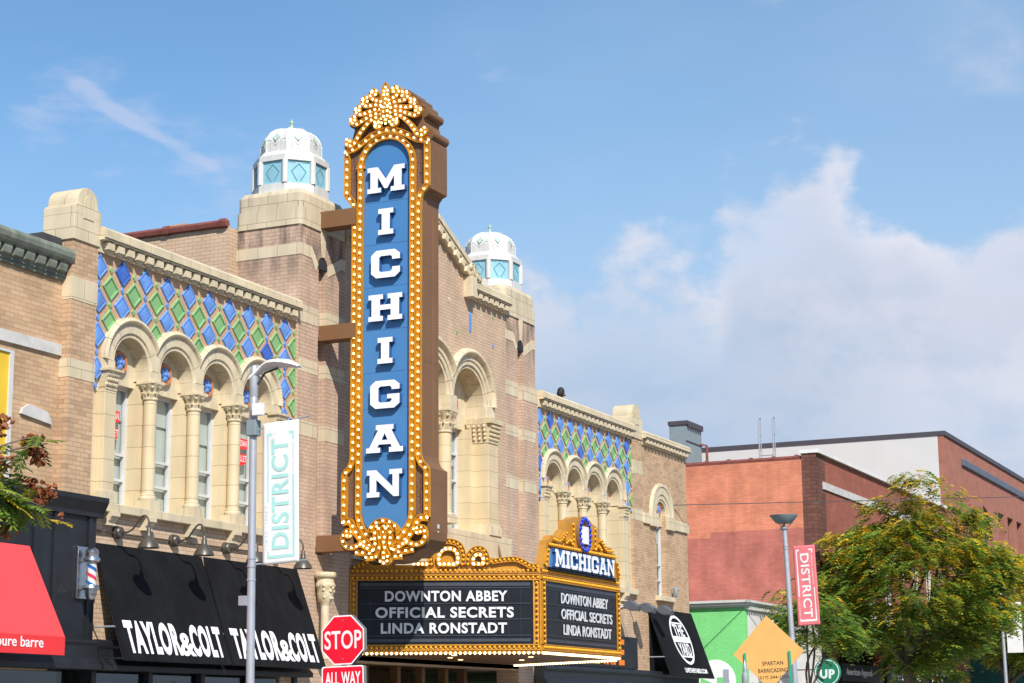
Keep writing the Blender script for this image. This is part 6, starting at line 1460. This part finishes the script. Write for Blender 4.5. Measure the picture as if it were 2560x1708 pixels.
# ------------------------------------------------------------------ trees
def tree(name, label, loc, height, cen, rad, nclump, nspray, mats, wts, seed, trunk_r=.17, slen=.32, group=None, droop=.55, fork=.42, nl=9):
    rnd = random.Random(seed); T = thing(name, label, 'tree', loc, group); L0 = Vector(loc); cen = Vector(cen)
    tk = MB(); fz = height*fork*.75
    def limb(a, b_, r0, r1, n=5, bend=.25):
        a = Vector(a); b_ = Vector(b_); m = (a+b_)/2+Vector((rnd.uniform(-1, 1), rnd.uniform(-1, 1), rnd.uniform(.1, .9)))*bend
        P = [Vector(a)*(1-t)**2+m*2*t*(1-t)+Vector(b_)*t*t for t in [i/n for i in range(n+1)]]
        tk.tube(P, [r0+(r1-r0)*i/n for i in range(n+1)], 7); return P
    top = Vector((loc[0]+rnd.uniform(-.15, .15), loc[1]+rnd.uniform(-.1, .1), loc[2]+fz))
    limb(loc, top, trunk_r*1.15, trunk_r*.85, bend=.12)
    nodes = []
    for i in range(nl):
        a = 2*PI*i/nl+rnd.uniform(-.3, .3); k = rnd.uniform(.35, .75)
        e = cen+Vector((rad[0]*k*math.cos(a), rad[1]*k*math.sin(a), rad[2]*rnd.uniform(-.35, .75)))
        P = limb(top-Vector((0, 0, rnd.uniform(0, .5))), e, trunk_r*.55, .03, 7, .8); nodes += P[3:]
    clumps = []
    tries = 0
    while len(clumps) < nclump and tries < nclump*30:
        tries += 1
        d = Vector((rnd.gauss(0, 1), rnd.gauss(0, 1), rnd.gauss(0, 1))).normalized(); k = rnd.uniform(.45, 1.0)**.6
        bump = 1+.24*math.sin(3.1*d.x+4*d.z+seed)*math.cos(2.7*d.y+1.3*seed)
        p = cen+Vector((d.x*rad[0], d.y*rad[1], d.z*rad[2]))*k*bump
        if p.z < loc[2]+2.6: continue
        if d.z < -.55 and k > .8: continue
        clumps.append((p, k, d))
    for p, k, d in clumps[::3]:
        q = min(nodes, key=lambda s: (s-p).length); limb(q, p, .022, .007, 4, .25)
    tk.build('trunk', 'bark', T, smooth=True, angle=0)
    cr = MB()
    for p, k, d in clumps:
        lime = rnd.random(); R0 = rnd.uniform(.38, .72)
        for s in range(nspray):
            o = Vector((rnd.gauss(0, .5), rnd.gauss(0, .5), rnd.gauss(0, .3)))*R0; b0 = p+o
            out = Vector((o.x+d.x*.5+rnd.uniform(-.4, .4), o.y+d.y*.5+rnd.uniform(-.4, .4), 0)); out = out.normalized() if out.length > 1e-3 else Vector((1, 0, 0))
            dr = rnd.uniform(.2, 1.1)*droop; ln = slen*rnd.uniform(.6, 1.2)
            hgt = (p.z-cen.z)/rad[2]; w = list(wts); w[-2] *= max(.15, .5+hgt*1.0+lime*1.2-.35); w[-1] *= max(.1, .4+hgt+lime*1.3-.5); w[0] *= 1.2-lime*.8
            mi = rnd.choices(range(len(mats)), w)[0]
            side = Vector((-out.y, out.x, 0)); np_ = 5
            for i in range(np_):
                t = (i+.6)/np_; c = b0+out*(ln*t*(1-.25*dr*t))-Vector((0, 0, ln*dr*t*t*1.1)); lw = ln*.34*(1-.35*abs(t-.45)); hw_ = ln*.12
                for sg in (-1, 1):
                    tip = c+side*sg*lw+out*lw*.35-Vector((0, 0, lw*rnd.uniform(.15, .7))); ax = out*hw_
                    cr.add([c-ax*.3, (c+tip)/2-ax, tip, (c+tip)/2+ax], [(0, 1, 2, 3)], mi)
    cr.build('crown', mats, T, normals=False); return T
LM = ['leaf_dark', 'leaf_mid', 'leaf_lime', 'leaf_yellow', 'leaf_orange']
tree('locust_tree', 'large honey locust with green and yellow drooping leaves before the red brick building', (71.1, -3.0, 0), 10.8, (71.6, -3.3, 6.55), (3.35, 3.3, 3.55), 255, 40, LM, (1.8, 4.0, 2.8, 2.1, .7), 5, .2, .42, fork=.5, droop=1.0)
tree('locust_tree', 'small yellower honey locust at the right edge beyond the large tree', (90.5, -2.8, 0), 9.0, (90.8, -3.2, 6.3), (4.3, 3.4, 2.9), 170, 40, LM, (1.2, 2.6, 2.4, 2.4, .7), 9, .17, .45, fork=.5, droop=.9)
tree('locust_tree', 'slender dark stemmed tree behind the large tree, low over the shop signs', (77.6, -2.4, 0), 6.5, (78.0, -2.2, 4.7), (2.6, 2.2, 1.6), 66, 34, LM, (3.5, 3.8, 1.2, .5, .15), 13, .14, .40)
tree('locust_tree', 'young green tree beside the white shop front, between the pink banner and the large tree', (62.6, -1.75, 0), 6.6, (63.0, -1.8, 4.85), (1.7, 1.1, 1.2), 44, 34, LM, (3., 4.2, 1.8, .3, .1), 21, .07, .34, fork=.6, droop=.9, nl=4)

# branch of a seed podded tree reaching in from the left
def pod_tree():
    rnd = random.Random(3); loc = (14.4, -5.6, 0)
    T = thing('pod_tree', 'tree with feathery green leaves and red brown seed pods reaching in at the left edge', 'tree', loc)
    tk = MB(); cr = MB()
    tk.tube([(14.4, -5.6, 0), (14.45, -5.6, 1.3), (14.4, -5.55, 2.4), (14.6, -5.6, 3.2)], [.12, .10, .085, .07], 9)
    def limb(a, b_, r0, r1, s=.2, n=6):
        a, b_ = Vector(a), Vector(b_); m = (a+b_)/2+Vector((0, 0, s)); P = [a*(1-t)**2+m*2*t*(1-t)+b_*t*t for t in [i/n for i in range(n+1)]]
        tk.tube(P, [r0+(r1-r0)*i/n for i in range(n+1)], 6); return P
    def leafc(b0, out, ln, mi):
        out = out.normalized(); side = out.cross(Vector((0, 0, 1))).normalized(); up = side.cross(out)
        tk.tube([b0, b0+out*ln*.5-Vector((0, 0, ln*.06)), b0+out*ln-Vector((0, 0, ln*.24))], .0035, 4)
        n = 7
        for i in range(n):
            t = (i+1)/n; c = b0+out*ln*t-Vector((0, 0, ln*.24*t*t)); lw = .105*(1-.45*abs(t-.45))
            for sg in (-1, 1):
                tip = c+side*sg*lw+out*lw*.45-Vector((0, 0, lw*rnd.uniform(.1, .5))); ax = out*.026
                cr.add([c, (c*.6+tip*.4)-ax+up*.006, tip, (c*.6+tip*.4)+ax-up*.004], [(0, 1, 2), (0, 2, 3)], mi)
    def podc(c, n, sx, sz):
        pods = MB()
        for i in range(n):
            p = c+Vector((rnd.gauss(0, sx), rnd.gauss(0, sx), rnd.uniform(-sz, sz*.5))); d = Vector((rnd.gauss(0, 1), rnd.gauss(0, 1), rnd.gauss(-.8, .6))).normalized(); s = d.orthogonal().normalized(); u = d.cross(s); r = rnd.uniform(.026, .04); mi = 0 if rnd.random() < .8 else 1
            v = [p+d*r*1.5, p+s*r, p+(s*-.5+u*.87)*r, p+(s*-.5-u*.87)*r, p-d*r*1.1]
            pods.add(v, [(0, 1, 2), (0, 2, 3), (0, 3, 1), (4, 2, 1), (4, 3, 2), (4, 1, 3)], mi)
        pods.build('seed_cluster', ['pod_brown', 'pod_pink'], T)
    ends = [((17.52, -5.98, 4.87), 3), ((17.46, -5.89, 4.96), 3), ((17.44, -5.72, 4.69), 3), ((17.44, -5.64, 4.51), 7), ((17.44, -5.57, 4.33), 8), ((17.52, -5.66, 4.19), 8), ((17.65, -5.88, 4.06), 7), ((17.63, -5.83, 4.01), 7), ((17.67, -5.95, 4.12), 4), ((17.46, -5.51, 4.15), 8), ((17.38, -5.49, 4.47), 7), ((17.41, -5.45, 4.26), 8), ((16.7, -5.6, 5.2), 7), ((16.2, -5.2, 4.6), 7), ((15.6, -5.9, 5.6), 8), ((15.0, -4.9, 5.5), 8), ((14.2, -6.3, 5.4), 8), ((13.4, -5.3, 5.0), 8), ((15.4, -6.4, 4.7), 8), ((14.0, -4.8, 5.9), 8), ((14.6, -5.7, 6.3), 9)]
    hub = Vector((14.6, -5.6, 3.2)); mids = [Vector((16.2, -5.5, 4.35)), Vector((15.2, -5.3, 4.9)), Vector((14.0, -5.7, 4.6))]
    for m in mids: limb(hub, m, .05, .028, .25)
    for e, n in ends:
        e = Vector(e); m = min(mids, key=lambda q: (q-e).length); P = limb(m, e, .02, .006, .12)
        for k in range(n*2):
            b0 = P[rnd.randint(2, 6)]+Vector((rnd.gauss(0, .04), rnd.gauss(0, .04), rnd.gauss(0, .03)))
            leafc(b0, Vector((rnd.uniform(-.6, 1), rnd.uniform(-1, 1), rnd.uniform(-.5, .25))), rnd.uniform(.22, .36), rnd.choices((0, 1, 2, 3), (2, 5, 3, .5))[0])
    for c, n, sx, sz in (((17.45, -5.86, 4.89), 44, 0.05, 0.13), ((17.49, -5.86, 4.73), 34, 0.05, 0.12), ((17.42, -5.81, 4.94), 20, 0.04, 0.06), ((17.25, -5.53, 5.12), 30, 0.05, 0.16), ((17.33, -5.49, 4.69), 22, 0.05, 0.12), ((17.54, -5.8, 4.4), 34, 0.05, 0.14), ((17.62, -5.97, 4.36), 26, 0.05, 0.1), ((17.6, -5.86, 4.23), 22, 0.04, 0.1), ((17.46, -5.44, 4.02), 34, 0.06, 0.15), ((17.72, -6.04, 4.09), 4, 0.03, 0.05), ((17.49, -5.46, 3.9), 16, 0.05, 0.08), ((16.2, -5.4, 4.9), 40, .1, .15), ((15.2, -5.4, 5.9), 40, .12, .2)):
        podc(Vector(c), n, sx, sz)
    tk.build('trunk', 'bark', T, smooth=True, angle=0); cr.build('crown', ['leaf_dark', 'leaf_mid', 'leaf_lime', 'leaf_yellow'], T, normals=False)
pod_tree()
